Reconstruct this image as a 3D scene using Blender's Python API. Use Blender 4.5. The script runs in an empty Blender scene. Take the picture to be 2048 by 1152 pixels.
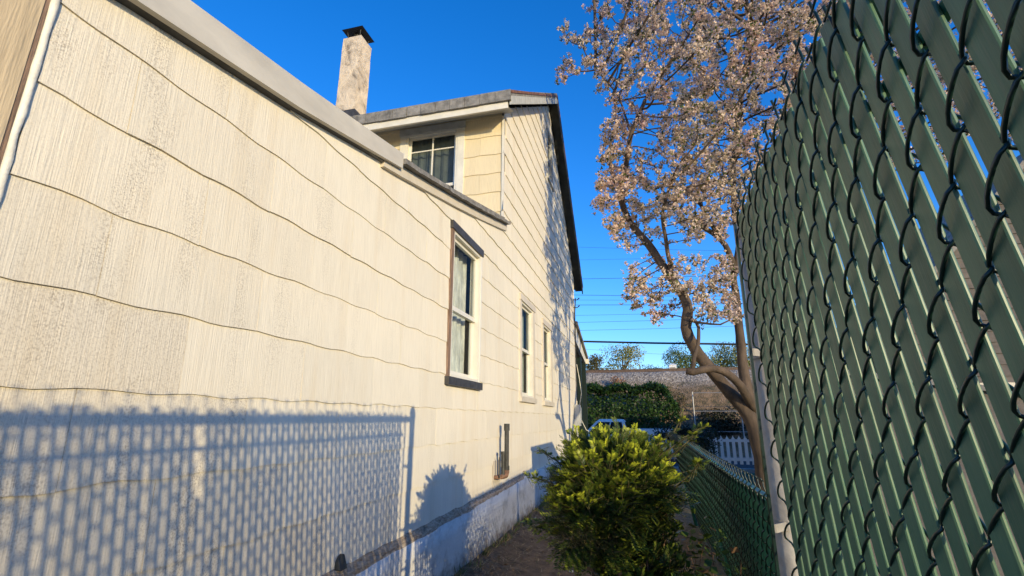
import bpy, math, random
import numpy as np
from mathutils import Vector, Matrix, noise

random.seed(11); np.random.seed(11)
scene = bpy.context.scene
COL = scene.collection
R = math.radians

# ------------------------------------------------------------------ camera
H = 1.30
YAW, PITCH, ROLL, FPX = R(14.918), R(15.004), R(0.173), 974.5
fw = Vector((-math.sin(YAW)*math.cos(PITCH), math.cos(YAW)*math.cos(PITCH), math.sin(PITCH)))
rt = Vector((math.cos(YAW), math.sin(YAW), 0)); up = rt.cross(fw)
r2 = rt*math.cos(ROLL) + up*math.sin(ROLL); u2 = -rt*math.sin(ROLL) + up*math.cos(ROLL)
cam_d = bpy.data.cameras.new('camera'); cam = bpy.data.objects.new('camera', cam_d); COL.objects.link(cam)
m3 = Matrix((r2, u2, -fw)).transposed()
cam.matrix_world = Matrix.Translation((0, 0, H)) @ m3.to_4x4()
cam_d.sensor_width = 36; cam_d.lens = 36*FPX/2048
cam_d.clip_start = 0.02; cam_d.clip_end = 2000
scene.camera = cam

# ------------------------------------------------------------------ sky, sun, exposure
SUN = Vector((-1, 1.0, -0.252)).normalized()            # direction the light travels
to_sun = -SUN
world = bpy.data.worlds.new('World'); scene.world = world; world.use_nodes = True
wn = world.node_tree.nodes; wl = world.node_tree.links
bg = wn['Background']
sky = wn.new('ShaderNodeTexSky'); sky.sky_type = 'NISHITA'; sky.sun_disc = False
sky.sun_elevation = math.asin(to_sun.z); sky.sun_rotation = math.atan2(to_sun.x, to_sun.y)
sky.air_density = 1.0; sky.dust_density = 0.3; sky.ozone_density = 3.0; sky.altitude = 0
hs = wn.new('ShaderNodeHueSaturation'); hs.inputs['Saturation'].default_value = 1.30
tint = wn.new('ShaderNodeMix'); tint.data_type = 'RGBA'; tint.blend_type = 'MULTIPLY'; tint.inputs['Factor'].default_value = 1.0
tint.inputs['B'].default_value = (0.94, 0.99, 1.35, 1)
wl.new(sky.outputs[0], hs.inputs['Color']); wl.new(hs.outputs[0], tint.inputs['A']); wl.new(tint.outputs['Result'], bg.inputs['Color'])
bg.inputs['Strength'].default_value = 0.15
sun_d = bpy.data.lights.new('sun', 'SUN'); sun = bpy.data.objects.new('sun', sun_d); COL.objects.link(sun)
sun_d.energy = 2.6; sun_d.angle = R(0.45); sun_d.color = (1.0, 0.83, 0.50)
sun.rotation_euler = SUN.to_track_quat('-Z', 'Y').to_euler(); sun.location = (10, -10, 12)
scene.view_settings.view_transform = 'Standard'; scene.view_settings.look = 'None'
scene.view_settings.exposure = 0.80; scene.view_settings.gamma = 1.0

# ------------------------------------------------------------------ helpers
def ray(px, py):
    return r2*((px-1024)/FPX) - u2*((py-576)/FPX) + fw
def onY(px, py, Y):
    d = ray(px, py); return d*(Y/d.y) + Vector((0, 0, H))
def onX(px, py, X):
    d = ray(px, py); return d*(X/d.x) + Vector((0, 0, H))

class MB:
    def __init__(s): s.v = []; s.f = []; s.c = []
    def face(s, pts, col=None):
        n = len(s.v); s.v += [tuple(p) for p in pts]; s.f.append(tuple(range(n, n+len(pts)))); s.c.append(col); return s
    def hexa(s, p):                      # 8 points: bottom 0-3 ccw, top 4-7
        n = len(s.v); s.v += [tuple(q) for q in p]
        for f in ((3,2,1,0),(4,5,6,7),(0,1,5,4),(1,2,6,5),(2,3,7,6),(3,0,4,7)):
            s.f.append(tuple(n+i for i in f)); s.c.append(None)
        return s
    def box(s, x0, x1, y0, y1, z0, z1):
        if x0 > x1: x0, x1 = x1, x0
        if y0 > y1: y0, y1 = y1, y0
        if z0 > z1: z0, z1 = z1, z0
        return s.hexa([(x0,y0,z0),(x1,y0,z0),(x1,y1,z0),(x0,y1,z0),(x0,y0,z1),(x1,y0,z1),(x1,y1,z1),(x0,y1,z1)])
    def prism(s, poly, axis, a0, a1):    # poly of 2-d points, extruded along axis ('x' or 'y')
        def P(q, a): return (a, q[0], q[1]) if axis == 'x' else (q[0], a, q[1])
        A = [P(q, a0) for q in poly]; B = [P(q, a1) for q in poly]; n = len(poly)
        s.face(A[::-1]); s.face(B)
        for i in range(n): s.face([A[i], A[(i+1) % n], B[(i+1) % n], B[i]])
        return s
    def tube(s, pts, rad, sides=6, cap=True):
        pts = [Vector(p) for p in pts]; n = len(pts)
        if not isinstance(rad, (list, tuple)): rad = [rad]*n
        base = len(s.v); prev = None
        for i, p in enumerate(pts):
            t = (pts[min(i+1, n-1)] - pts[max(i-1, 0)])
            if t.length < 1e-9: t = Vector((0, 0, 1))
            t.normalize()
            if prev is None:
                a = Vector((1, 0, 0)) if abs(t.x) < .8 else Vector((0, 1, 0)); a = (a - t*a.dot(t)).normalized()
            else:
                a = prev - t*prev.dot(t)
                a = a.normalized() if a.length > 1e-6 else t.orthogonal().normalized()
            prev = a; b = t.cross(a)
            for k in range(sides):
                an = 2*math.pi*k/sides
                s.v.append(tuple(p + (a*math.cos(an) + b*math.sin(an))*rad[i]))
        for i in range(n-1):
            for k in range(sides):
                k2 = (k+1) % sides; o = base+i*sides
                s.f.append((o+k, o+k2, o+sides+k2, o+sides+k)); s.c.append(None)
        if cap:
            s.f.append(tuple(base+k for k in range(sides))[::-1]); s.c.append(None)
            s.f.append(tuple(base+(n-1)*sides+k for k in range(sides))); s.c.append(None)
        return s
    def mesh(s, name, smooth=False):
        me = bpy.data.meshes.new(name); me.from_pydata(s.v, [], s.f)
        if any(c is not None for c in s.c):
            at = me.color_attributes.new('tint', 'FLOAT_COLOR', 'CORNER')
            buf = []
            for f, c in zip(s.f, s.c):
                c = c or (1, 1, 1)
                buf += [c[0], c[1], c[2], 1.0]*len(f)
            at.data.foreach_set('color', buf)
        if smooth: me.polygons.foreach_set('use_smooth', [True]*len(me.polygons))
        me.update(); return me
    def build(s, name, mat, parent=None, smooth=False, **kw):
        return obj(name, s.mesh(name, smooth), mat, parent, **kw)

def world_of(o):
    M = o.matrix_basis.copy()
    if o.parent: M = world_of(o.parent) @ o.matrix_parent_inverse @ M
    return M
def obj(name, me, mat=None, parent=None, **kw):
    o = bpy.data.objects.new(name, me); COL.objects.link(o)
    if mat is not None and (not me.materials): me.materials.append(mat)
    if parent is not None:
        o.parent = parent; o.matrix_parent_inverse = world_of(parent).inverted()
    for k, v in kw.items(): o[k] = v
    return o
def thing(name, label, cat, loc=(0, 0, 0), group=None):
    o = bpy.data.objects.new(name, None); COL.objects.link(o); o.location = loc; o.empty_display_size = .2
    o['label'] = label; o['category'] = cat
    if group: o['group'] = group
    return o
def tag(o, label, cat, group=None):
    o['label'] = label; o['category'] = cat
    if group: o['group'] = group
    return o
def structure(o): o['kind'] = 'structure'; return o

# ------------------------------------------------------------------ materials
def newmat(name):
    m = bpy.data.materials.new(name); m.use_nodes = True
    nt = m.node_tree; return m, nt.nodes, nt.links, nt.nodes['Principled BSDF']
def nd(nodes, typ, **kw):
    n = nodes.new(typ)
    for k, v in kw.items():
        if k in n.inputs: n.inputs[k].default_value = v
        else: setattr(n, k, v)
    return n
def ramp(nodes, stops, interp='LINEAR'):
    r = nodes.new('ShaderNodeValToRGB'); cr = r.color_ramp; cr.interpolation = interp
    while len(cr.elements) < len(stops): cr.elements.new(.5)
    for e, (p, c) in zip(cr.elements, stops):
        e.position = p; e.color = (c, c, c, 1) if not isinstance(c, (tuple, list)) else (*c, 1)
    return r
def mixc(nodes, links, fac, a, b, blend='MIX'):
    m = nodes.new('ShaderNodeMix'); m.data_type = 'RGBA'; m.blend_type = blend
    for sock, val in ((m.inputs['Factor'], fac), (m.inputs['A'], a), (m.inputs['B'], b)):
        if hasattr(val, 'links'): links.new(val, sock)
        elif isinstance(val, (tuple, list)): sock.default_value = (*val, 1)
        else: sock.default_value = val
    return m.outputs['Result']
def pos(nodes, links, scale=(1, 1, 1), world=True):
    if world:
        g = nodes.new('ShaderNodeNewGeometry'); src = g.outputs['Position']
    else:
        g = nodes.new('ShaderNodeTexCoord'); src = g.outputs['Object']
    mp = nodes.new('ShaderNodeMapping'); mp.inputs['Scale'].default_value = scale
    links.new(src, mp.inputs['Vector']); return mp.outputs['Vector']
def simple(name, col, rough=.6, var=.15, scale=8, bump=.0, bscale=60, metal=0, world=False, stretch=(1, 1, 1), spec=.5, rnd=0):
    m, n, l, b = newmat(name)
    v = pos(n, l, stretch, world)
    t = nd(n, 'ShaderNodeTexNoise', Scale=scale, Detail=6.0, Roughness=.65); l.new(v, t.inputs['Vector'])
    r = ramp(n, [(.3, 1-var*1.6), (.7, 1+var)]); l.new(t.outputs['Fac'], r.inputs[0])
    c = mixc(n, l, 1.0, col, r.outputs[0], 'MULTIPLY')
    if rnd:                                  # each piece weathered a little differently, with dusty scuffs
        oi = n.new('ShaderNodeObjectInfo'); rr = ramp(n, [(0, 1-rnd), (1, 1+rnd)]); l.new(oi.outputs['Random'], rr.inputs[0])
        c = mixc(n, l, 1.0, c, rr.outputs[0], 'MULTIPLY')
        ad = nd(n, 'ShaderNodeVectorMath', operation='ADD'); l.new(v, ad.inputs[0]); l.new(oi.outputs['Random'], ad.inputs[1])
        sm = nd(n, 'ShaderNodeVectorMath', operation='SCALE'); l.new(ad.outputs[0], sm.inputs[0]); sm.inputs['Scale'].default_value = 9
        sn = nd(n, 'ShaderNodeTexNoise', Scale=2.0, Detail=7.0, Roughness=.7); l.new(sm.outputs[0], sn.inputs['Vector'])
        sr = ramp(n, [(.52, 0.0), (.74, .30)]); l.new(sn.outputs['Fac'], sr.inputs[0])
        c = mixc(n, l, sr.outputs[0], c, (.22, .20, .14))
    l.new(c, b.inputs['Base Color'])
    b.inputs['Roughness'].default_value = rough; b.inputs['Metallic'].default_value = metal
    b.inputs['Specular IOR Level'].default_value = spec
    if bump:
        t2 = nd(n, 'ShaderNodeTexNoise', Scale=bscale, Detail=5.0); l.new(v, t2.inputs['Vector'])
        bp = nd(n, 'ShaderNodeBump', Strength=bump, Distance=.01); l.new(t2.outputs['Fac'], bp.inputs['Height'])
        l.new(bp.outputs[0], b.inputs['Normal'])
    return m

def siding(name, col, axis):
    m, n, l, b = newmat(name)
    st = (1, 1, 1)
    v = pos(n, l)
    # per shingle tint and dirt
    oi = n.new('ShaderNodeObjectInfo')
    rr = ramp(n, [(0, .955), (1, 1.03)]); l.new(oi.outputs['Random'], rr.inputs[0])
    base = mixc(n, l, 1.0, col, rr.outputs[0], 'MULTIPLY')
    # vertical combing
    vs = pos(n, l, (190, 190, 5)); g = nd(n, 'ShaderNodeTexNoise', Scale=1.0, Detail=2.0, Distortion=.3); l.new(vs, g.inputs['Vector'])
    vw = pos(n, l, (34, 34, 1.6)); g2 = nd(n, 'ShaderNodeTexNoise', Scale=1.0, Detail=3.0); l.new(vw, g2.inputs['Vector'])
    gr = ramp(n, [(.3, .91), (.6, 1.01)]); l.new(g.outputs['Fac'], gr.inputs[0])
    base = mixc(n, l, 1.0, base, gr.outputs[0], 'MULTIPLY')
    # broad rusty / yellowish streaks running down
    vy = pos(n, l, (5, 5, .5)); s = nd(n, 'ShaderNodeTexNoise', Scale=1.0, Detail=5.0, Roughness=.6); l.new(vy, s.inputs['Vector'])
    sr = ramp(n, [(.52, 0.0), (.75, .5)]); l.new(s.outputs['Fac'], sr.inputs[0])
    base = mixc(n, l, sr.outputs[0], base, (col[0]*.86, col[1]*.78, col[2]*.66))
    # mildew specks
    at = nd(n, 'ShaderNodeAttribute', attribute_type='OBJECT', attribute_name='dirt')
    vp_ = pos(n, l, (5, 5, 1.6)); pt = nd(n, 'ShaderNodeTexNoise', Scale=1.0, Detail=4.0, Roughness=.6); l.new(vp_, pt.inputs['Vector'])
    pr = ramp(n, [(.50, 0.0), (.66, 1.0)]); l.new(pt.outputs['Fac'], pr.inputs[0])
    sp = nd(n, 'ShaderNodeTexNoise', Scale=150.0, Detail=3.0, Roughness=.7); l.new(v, sp.inputs['Vector'])
    spr = ramp(n, [(.47, 0.0), (.62, 1.0)]); l.new(sp.outputs['Fac'], spr.inputs[0])
    add = nd(n, 'ShaderNodeMath', operation='MULTIPLY_ADD'); l.new(at.outputs['Fac'], add.inputs[0]); add.inputs[1].default_value = 1.0
    l.new(pr.outputs[0], add.inputs[2])
    mu = nd(n, 'ShaderNodeMath', operation='MULTIPLY'); l.new(add.outputs[0], mu.inputs[0]); l.new(spr.outputs[0], mu.inputs[1])
    mu2 = nd(n, 'ShaderNodeMath', operation='MULTIPLY'); mu2.use_clamp = True; l.new(mu.outputs[0], mu2.inputs[0])
    at2 = nd(n, 'ShaderNodeMath', operation='MULTIPLY_ADD'); l.new(at.outputs['Fac'], at2.inputs[0]); at2.inputs[1].default_value = .95; at2.inputs[2].default_value = .18
    l.new(at2.outputs[0], mu2.inputs[1])
    base = mixc(n, l, mu2.outputs[0], base, (.20, .155, .11))
    dm = nd(n, 'ShaderNodeMath', operation='MULTIPLY'); l.new(at.outputs['Fac'], dm.inputs[0]); dm.inputs[1].default_value = .42
    base = mixc(n, l, dm.outputs[0], base, (.47, .385, .285))
    l.new(base, b.inputs['Base Color']); b.inputs['Roughness'].default_value = .62
    b.inputs['Specular IOR Level'].default_value = .3
    hsum = nd(n, 'ShaderNodeMath', operation='MULTIPLY_ADD'); l.new(g2.outputs['Fac'], hsum.inputs[0]); hsum.inputs[1].default_value = .7; l.new(g.outputs['Fac'], hsum.inputs[2])
    bp = nd(n, 'ShaderNodeBump', Strength=.55, Distance=.0035); l.new(hsum.outputs[0], bp.inputs['Height']); l.new(bp.outputs[0], b.inputs['Normal'])
    return m

def tinted(name, rough=.6, transl=.3, spec=.3):
    m, n, l, b = newmat(name)
    a = nd(n, 'ShaderNodeVertexColor', layer_name='tint')
    l.new(a.outputs['Color'], b.inputs['Base Color']); b.inputs['Roughness'].default_value = rough
    b.inputs['Specular IOR Level'].default_value = spec
    if transl:
        t = n.new('ShaderNodeBsdfTranslucent'); l.new(a.outputs['Color'], t.inputs['Color'])
        mx = n.new('ShaderNodeMixShader'); mx.inputs[0].default_value = transl
        l.new(b.outputs[0], mx.inputs[1]); l.new(t.outputs[0], mx.inputs[2])
        l.new(mx.outputs[0], n['Material Output'].inputs['Surface'])
    return m

def glass(name, tint=(.03, .04, .05), see=.55):
    m, n, l, b = newmat(name)
    b.inputs['Base Color'].default_value = (*tint, 1); b.inputs['Roughness'].default_value = .03
    b.inputs['IOR'].default_value = 1.5
    wv = nd(n, 'ShaderNodeTexNoise', Scale=3.0, Detail=1.0); l.new(pos(n, l), wv.inputs['Vector'])
    bp = nd(n, 'ShaderNodeBump', Strength=.06, Distance=.02); l.new(wv.outputs['Fac'], bp.inputs['Height']); l.new(bp.outputs[0], b.inputs['Normal'])
    tr = n.new('ShaderNodeBsdfTransparent'); tr.inputs[0].default_value = (.85, .9, .9, 1)
    mx = n.new('ShaderNodeMixShader'); mx.inputs[0].default_value = 1-see
    l.new(tr.outputs[0], mx.inputs[1]); l.new(b.outputs[0], mx.inputs[2])
    l.new(mx.outputs[0], n['Material Output'].inputs['Surface'])
    return m

M = {}
M['siding'] = siding('siding', (.80, .73, .595), 'y')
M['siding_rear'] = siding('siding_rear', (.76, .64, .42), 'x')
M['white_paint'] = simple('white_paint', (.72, .68, .58), .5, .08, 6, .15, 40)
M['vinyl'] = simple('vinyl', (.74, .70, .60), .35, .05, 4)
M['beige_trim'] = simple('beige_trim', (.62, .55, .44), .55, .08, 6, .1)
M['grey_trim'] = simple('grey_trim', (.46, .46, .43), .6, .15, 9, .2)
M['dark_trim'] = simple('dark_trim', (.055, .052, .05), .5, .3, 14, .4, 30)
M['raw_wood'] = simple('raw_wood', (.25, .16, .11), .8, .4, 10, .6, 30, stretch=(6, 6, .6))
M['tan_wood'] = simple('tan_wood', (.56, .44, .28), .65, .12, 5, .4, 20, stretch=(5, 5, .5))
M['caulk'] = simple('caulk', (.74, .70, .60), .6, .12, 12, .3)
M['metal_fascia'] = simple('metal_fascia', (.56, .52, .45), .45, .10, 3, .05, stretch=(1, 1, 3))
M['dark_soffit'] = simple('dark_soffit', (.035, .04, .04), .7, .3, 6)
M['roofing'] = simple('roofing', (.25, .235, .215), .9, .35, 10, .8, 90)
M['rust_metal'] = simple('rust_metal', (.20, .09, .05), .7, .5, 12, .4)
M['iron'] = simple('iron', (.045, .045, .04), .55, .4, 20, .3, 60)
M['brown_pipe'] = simple('brown_pipe', (.24, .13, .08), .7, .4, 20, .3)
M['glass'] = glass('glass', see=.84)
M['glass_dark'] = glass('glass_dark', (.02, .025, .025), .5)
M['car_glass'] = glass('car_glass', (.01, .012, .014), .06)
M['curtain'] = simple('curtain', (.74, .71, .63), .9, .30, 20, .5, 30, stretch=(1, 1, .25))
M['curtain_grey'] = simple('curtain_grey', (.34, .37, .34), .9, .15, 10)
M['interior'] = simple('interior', (.25, .23, .2), .9, .1)
M['chain_green'] = simple('chain_green', (.006, .024, .018), .35, .2, 30)
M['rail_green'] = simple('rail_green', (.03, .15, .10), .4, .2, 20)
M['slat'] = simple('slat', (.078, .165, .092), .42, .16, 5, .08, 60, stretch=(8, 8, .5), rnd=.13)
M['slat_low'] = simple('slat_low', (.032, .15, .085), .42, .25, 5, .08, 60, stretch=(8, 8, .5), rnd=.2)
M['galv'] = simple('galv', (.36, .325, .275), .6, .22, 12, .25, 40)
M['leaf'] = tinted('leaf', .45, .25)
M['blossom'] = tinted('blossom', .7, .35, .15)
M['bark'] = simple('bark', (.098, .068, .046), .9, .4, 7, 1.0, 22, stretch=(1, 1, .35))
M['twig'] = simple('twig', (.20, .11, .06), .8, .3, 20)
M['shoot'] = simple('shoot', (.10, .085, .03), .8, .3, 20)
M['cable'] = simple('cable', (.02, .02, .022), .6, .1)
M['car_paint'] = simple('car_paint', (.72, .73, .75), .25, .03)
M['tyre'] = simple('tyre', (.02, .02, .02), .8, .2)
M['picket'] = simple('picket', (.74, .75, .76), .6, .06)
M['rail_steel'] = simple('rail_steel', (.12, .075, .05), .6, .3)
M['grey_shingle'] = simple('grey_shingle', (.13, .112, .10), .85, .25, 6, .3)
M['straw'] = tinted('straw', .9, 0)
M['meter'] = simple('meter', (.42, .43, .43), .45, .1)
M['door_green'] = simple('door_green', (.006, .018, .014), .5, .2)
M['steel_wire'] = simple('steel_wire', (.35, .35, .35), .5, .1, metal=.4)

# stucco foundation
m, n, l, b = newmat('stucco')
v = pos(n, l); t = nd(n, 'ShaderNodeTexNoise', Scale=4.0, Detail=8.0, Roughness=.7); l.new(v, t.inputs['Vector'])
r = ramp(n, [(.35, (.44, .42, .38)), (.5, (.68, .66, .62)), (.75, (.76, .745, .71))]); l.new(t.outputs['Fac'], r.inputs[0])
sx = n.new('ShaderNodeSeparateXYZ'); l.new(v, sx.inputs[0])
ts = nd(n, 'ShaderNodeTexNoise', Scale=11.0, Detail=7.0, Roughness=.75); l.new(v, ts.inputs['Vector'])
ma = nd(n, 'ShaderNodeMath', operation='MULTIPLY_ADD'); l.new(ts.outputs['Fac'], ma.inputs[0]); ma.inputs[1].default_value = -.55; l.new(sx.outputs['Z'], ma.inputs[2])
mr_ = nd(n, 'ShaderNodeMapRange'); l.new(ma.outputs[0], mr_.inputs[0]); mr_.inputs[1].default_value = -.20; mr_.inputs[2].default_value = -.04; mr_.inputs[3].default_value = .8; mr_.inputs[4].default_value = 0
cs = mixc(n, l, mr_.outputs[0], r.outputs[0], (.20, .14, .09))
l.new(cs, b.inputs['Base Color']); b.inputs['Roughness'].default_value = .85
t2 = nd(n, 'ShaderNodeTexNoise', Scale=45.0, Detail=5.0); l.new(v, t2.inputs['Vector'])
bp = nd(n, 'ShaderNodeBump', Strength=.5, Distance=.012); l.new(t2.outputs['Fac'], bp.inputs['Height']); l.new(bp.outputs[0], b.inputs['Normal'])
M['stucco'] = m
# crumbly ledge
m, n, l, b = newmat('rotten_sill')
v = pos(n, l, (3, 3, 9)); t = nd(n, 'ShaderNodeTexNoise', Scale=6.0, Detail=8.0, Roughness=.75); l.new(v, t.inputs['Vector'])
r = ramp(n, [(.3, (.06, .045, .032)), (.42, (.34, .255, .175)), (.62, (.60, .50, .385))]); l.new(t.outputs['Fac'], r.inputs[0])
l.new(r.outputs[0], b.inputs['Base Color']); b.inputs['Roughness'].default_value = .95
bp = nd(n, 'ShaderNodeBump', Strength=1.0, Distance=.03); l.new(t.outputs['Fac'], bp.inputs['Height']); l.new(bp.outputs[0], b.inputs['Normal'])
M['rotten'] = m
# chimney render
m, n, l, b = newmat('chimney_render')
v = pos(n, l, (1, 1, .8)); t = nd(n, 'ShaderNodeTexNoise', Scale=4.0, Detail=7.0, Roughness=.7, Distortion=.6); l.new(v, t.inputs['Vector'])
r = ramp(n, [(.36, (.22, .18, .14)), (.43, (.46, .38, .29)), (.55, (.66, .55, .42)), (.8, (.72, .63, .50))]); l.new(t.outputs['Fac'], r.inputs[0])
l.new(r.outputs[0], b.inputs['Base Color']); b.inputs['Roughness'].default_value = .92
bp = nd(n, 'ShaderNodeBump', Strength=.9, Distance=.04); l.new(t.outputs['Fac'], bp.inputs['Height']); l.new(bp.outputs[0], b.inputs['Normal'])
M['chimney'] = m
# ground: dirt path near the house, worn grass elsewhere
m, n, l, b = newmat('ground')
v = pos(n, l)
t = nd(n, 'ShaderNodeTexNoise', Scale=9.0, Detail=9.0, Roughness=.75); l.new(v, t.inputs['Vector'])
dr = ramp(n, [(.3, (.045, .03, .02)), (.5, (.16, .105, .060)), (.68, (.25, .17, .10)), (.8, (.36, .27, .17))]); l.new(t.outputs['Fac'], dr.inputs[0])
t3 = nd(n, 'ShaderNodeTexNoise', Scale=3.0, Detail=6.0); l.new(v, t3.inputs['Vector'])
gr = ramp(n, [(.35, (.02, .045, .012)), (.65, (.06, .10, .03))]); l.new(t3.outputs['Fac'], gr.inputs[0])
sx = n.new('ShaderNodeSeparateXYZ'); l.new(v, sx.inputs[0])
mm = nd(n, 'ShaderNodeMapRange'); l.new(sx.outputs['X'], mm.inputs[0]); mm.inputs[1].default_value = .2; mm.inputs[2].default_value = .9
base = mixc(n, l, mm.outputs[0], dr.outputs[0], gr.outputs[0]); l.new(base, b.inputs['Base Color']); b.inputs['Roughness'].default_value = .95
t4 = nd(n, 'ShaderNodeTexNoise', Scale=55.0, Detail=6.0, Roughness=.7); l.new(v, t4.inputs['Vector'])
bp = nd(n, 'ShaderNodeBump', Strength=.8, Distance=.025); l.new(t4.outputs['Fac'], bp.inputs['Height']); l.new(bp.outputs[0], b.inputs['Normal'])
M['ground'] = m
M['asphalt'] = simple('asphalt', (.05, .05, .052), .9, .2, 3, .4, 80, world=True)
M['concrete'] = simple('concrete', (.35, .34, .32), .9, .12, 3, .2, 60, world=True)
# embankment: ballast on top, brown scrub below
m, n, l, b = newmat('embankment')
v = pos(n, l)
vo = nd(n, 'ShaderNodeTexVoronoi', Scale=13.0); l.new(v, vo.inputs['Vector'])
br = ramp(n, [(0, (.13, .108, .088)), (.5, (.29, .245, .20)), (1, (.46, .40, .33))])
sc_ = n.new('ShaderNodeSeparateColor'); l.new(vo.outputs['Color'], sc_.inputs[0]); l.new(sc_.outputs[0], br.inputs[0])
t = nd(n, 'ShaderNodeTexNoise', Scale=2.2, Detail=9.0, Roughness=.75); l.new(v, t.inputs['Vector'])
lr = ramp(n, [(.33, (.035, .045, .02)), (.5, (.17, .115, .062)), (.7, (.34, .225, .135))]); l.new(t.outputs['Fac'], lr.inputs[0])
sx = n.new('ShaderNodeSeparateXYZ'); l.new(v, sx.inputs[0])
ad = nd(n, 'ShaderNodeMath', operation='MULTIPLY_ADD'); l.new(t.outputs['Fac'], ad.inputs[0]); ad.inputs[1].default_value = 1.6; l.new(sx.outputs['Z'], ad.inputs[2])
mm = nd(n, 'ShaderNodeMapRange'); l.new(ad.outputs[0], mm.inputs[0]); mm.inputs[1].default_value = 3.7; mm.inputs[2].default_value = 4.3
base = mixc(n, l, mm.outputs[0], lr.outputs[0], br.outputs[0]); l.new(base, b.inputs['Base Color']); b.inputs['Roughness'].default_value = .95
bp = nd(n, 'ShaderNodeBump', Strength=.8, Distance=.05); l.new(vo.outputs['Distance'], bp.inputs['Height']); l.new(bp.outputs[0], b.inputs['Normal'])
M['embankment'] = m

# ------------------------------------------------------------------ ground
WX = -1.62
def gz(x, y):
    z = 0.0
    if y > 8: z -= .45*min(1, (y-8)/11.0)**1.3
    if -2.2 < x < .6: z += .09*math.exp(-((x+1.6)/.28)**2)
    z += .018*noise.noise(Vector((x*1.6, y*1.6, 0))) + .008*noise.noise(Vector((x*6, y*6, 3)))
    return z
def grid_axis(parts):
    out = []
    for a, b_, s in parts:
        n_ = max(1, int(round((b_-a)/s))); out += [a+(b_-a)*i/n_ for i in range(n_)]
    out.append(parts[-1][1]); return out
gx = grid_axis([(-300, -40, 40), (-40, -8, 4), (-8, -2, 1), (-2, .8, .07), (.8, 6, .5), (6, 40, 4), (40, 300, 40)])
gy = grid_axis([(-120, -20, 20), (-20, -2, 3), (-2, 2, .3), (2, 10, .08), (10, 20, .5), (20, 40, 3), (40, 400, 40)])
gm = MB(); nx = len(gx)
gm.v = [(x, y, gz(x, y)) for y in gy for x in gx]
for j in range(len(gy)-1):
    for i in range(nx-1):
        gm.f.append((j*nx+i, j*nx+i+1, (j+1)*nx+i+1, (j+1)*nx+i)); gm.c.append(None)
structure(gm.build('ground', M['ground'], smooth=True))
rd = MB(); rd.box(-150, 150, 19.0, 24.2, -.60, -.425); structure(rd.build('road', M['asphalt']))
kb = MB(); kb.box(-150, 150, 18.8, 18.995, -.55, -.31); kb.box(-150, 150, 24.205, 24.4, -.55, -.30); structure(kb.build('kerb', M['concrete']))

# embankment with rails
em = MB(); prof = [(24.45, -.4), (25.2, -.1), (26.2, .9), (28.0, 2.6), (29.6, 3.85), (30.2, 4.0), (34.0, 4.02), (46, 4.0), (70, 3.0), (120, 1)]
pr2 = []
for (a, za), (b_, zb) in zip(prof[:-1], prof[1:]):
    k = max(1, int((b_-a)/.35)) if b_ < 35 else 3
    pr2 += [(a+(b_-a)*i/k, za+(zb-za)*i/k) for i in range(k)]
pr2.append(prof[-1])
xs = grid_axis([(-160, -20, 10), (-20, 20, .4), (20, 160, 10)]); nx = len(xs)
for (y, z) in pr2:
    for x in xs:
        a = .16 if z > 0 and y < 30 else (.03 if y < 30.5 else 0)
        em.v.append((x, y, z + a*noise.noise(Vector((x*.8, y*.8, 5))) + .4*a*noise.noise(Vector((x*3, y*3, 9)))))
for j in range(len(pr2)-1):
    for i in range(nx-1): em.f.append((j*nx+i, j*nx+i+1, (j+1)*nx+i+1, (j+1)*nx+i)); em.c.append(None)
structure(em.build('embankment', M['embankment'], smooth=True))
for k, (yy, lab) in enumerate(((30.25, 'near brown steel rail along the top edge of the gravel embankment'), (31.7, 'far brown steel rail behind the first on the embankment top'))):
    rb = MB(); rb.box(-150, 150, yy-.07, yy+.07, 4.0, 4.03); rb.box(-150, 150, yy-.012, yy+.012, 4.03, 4.13); rb.box(-150, 150, yy-.035, yy+.035, 4.13, 4.17)
    tag(rb.build('railway_rail', M['rail_steel']), lab, 'rail', 'railway rails')

# ------------------------------------------------------------------ house
house = thing('house', 'cream shingle sided house with rear lean-to, gable wall and tall chimney', 'house', (-4.5, 6.0, 0))
Y0, Y1 = 0.80, 12.28            # cladding from the near corner to the front corner
YR = 5.62                       # rear wall of the two-storey part
LX = -8.6
XR = -1.42                      # rake edge
RIDGE = (9.10, 8.02); EAVE_R = (5.26, 5.34); EAVE_F = (12.72, 4.66)
FB = [(0.40, 2.58), (1.0, 2.71), (1.83, 2.845), (2.92, 3.075), (5.62, 3.755), (5.90, 3.825)]
def lerp_tab(tab, y):
    for (a, za), (b_, zb) in zip(tab[:-1], tab[1:]):
        if y <= b_: return za + (zb-za)*(y-a)/(b_-a)
    return tab[-1][1]
def wall_top(y):                # top of the cladding on the side wall
    if y < YR: return lerp_tab(FB, y) - .005
    rear = EAVE_R[1] + (RIDGE[1]-EAVE_R[1])*(y-EAVE_R[0])/(RIDGE[0]-EAVE_R[0])
    front = RIDGE[1] + (EAVE_F[1]-RIDGE[1])*(y-RIDGE[0])/(EAVE_F[0]-RIDGE[0])
    return min(rear, front) - .16
SILL = [(0.4, .47), (2.2, .53), (3.3, .545), (4.5, .56), (6.5, .60), (7.0, .56), (13, .56)]
WINS = [(3.885, 4.755, 1.575, 3.06), (6.45, 7.40, 1.52, 3.01), (8.03, 8.90, 1.51, 2.96), (8.78, 9.42, 5.98, 7.16)]
EXPO = .28
def wave(y, row): return .0045*math.sin(y*2*math.pi/.34 + row*1.9) + .004*noise.noise(Vector((y*4, row*7.3, 0))) + .002*noise.noise(Vector((y*15, row*3.1, 2)))

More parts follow.
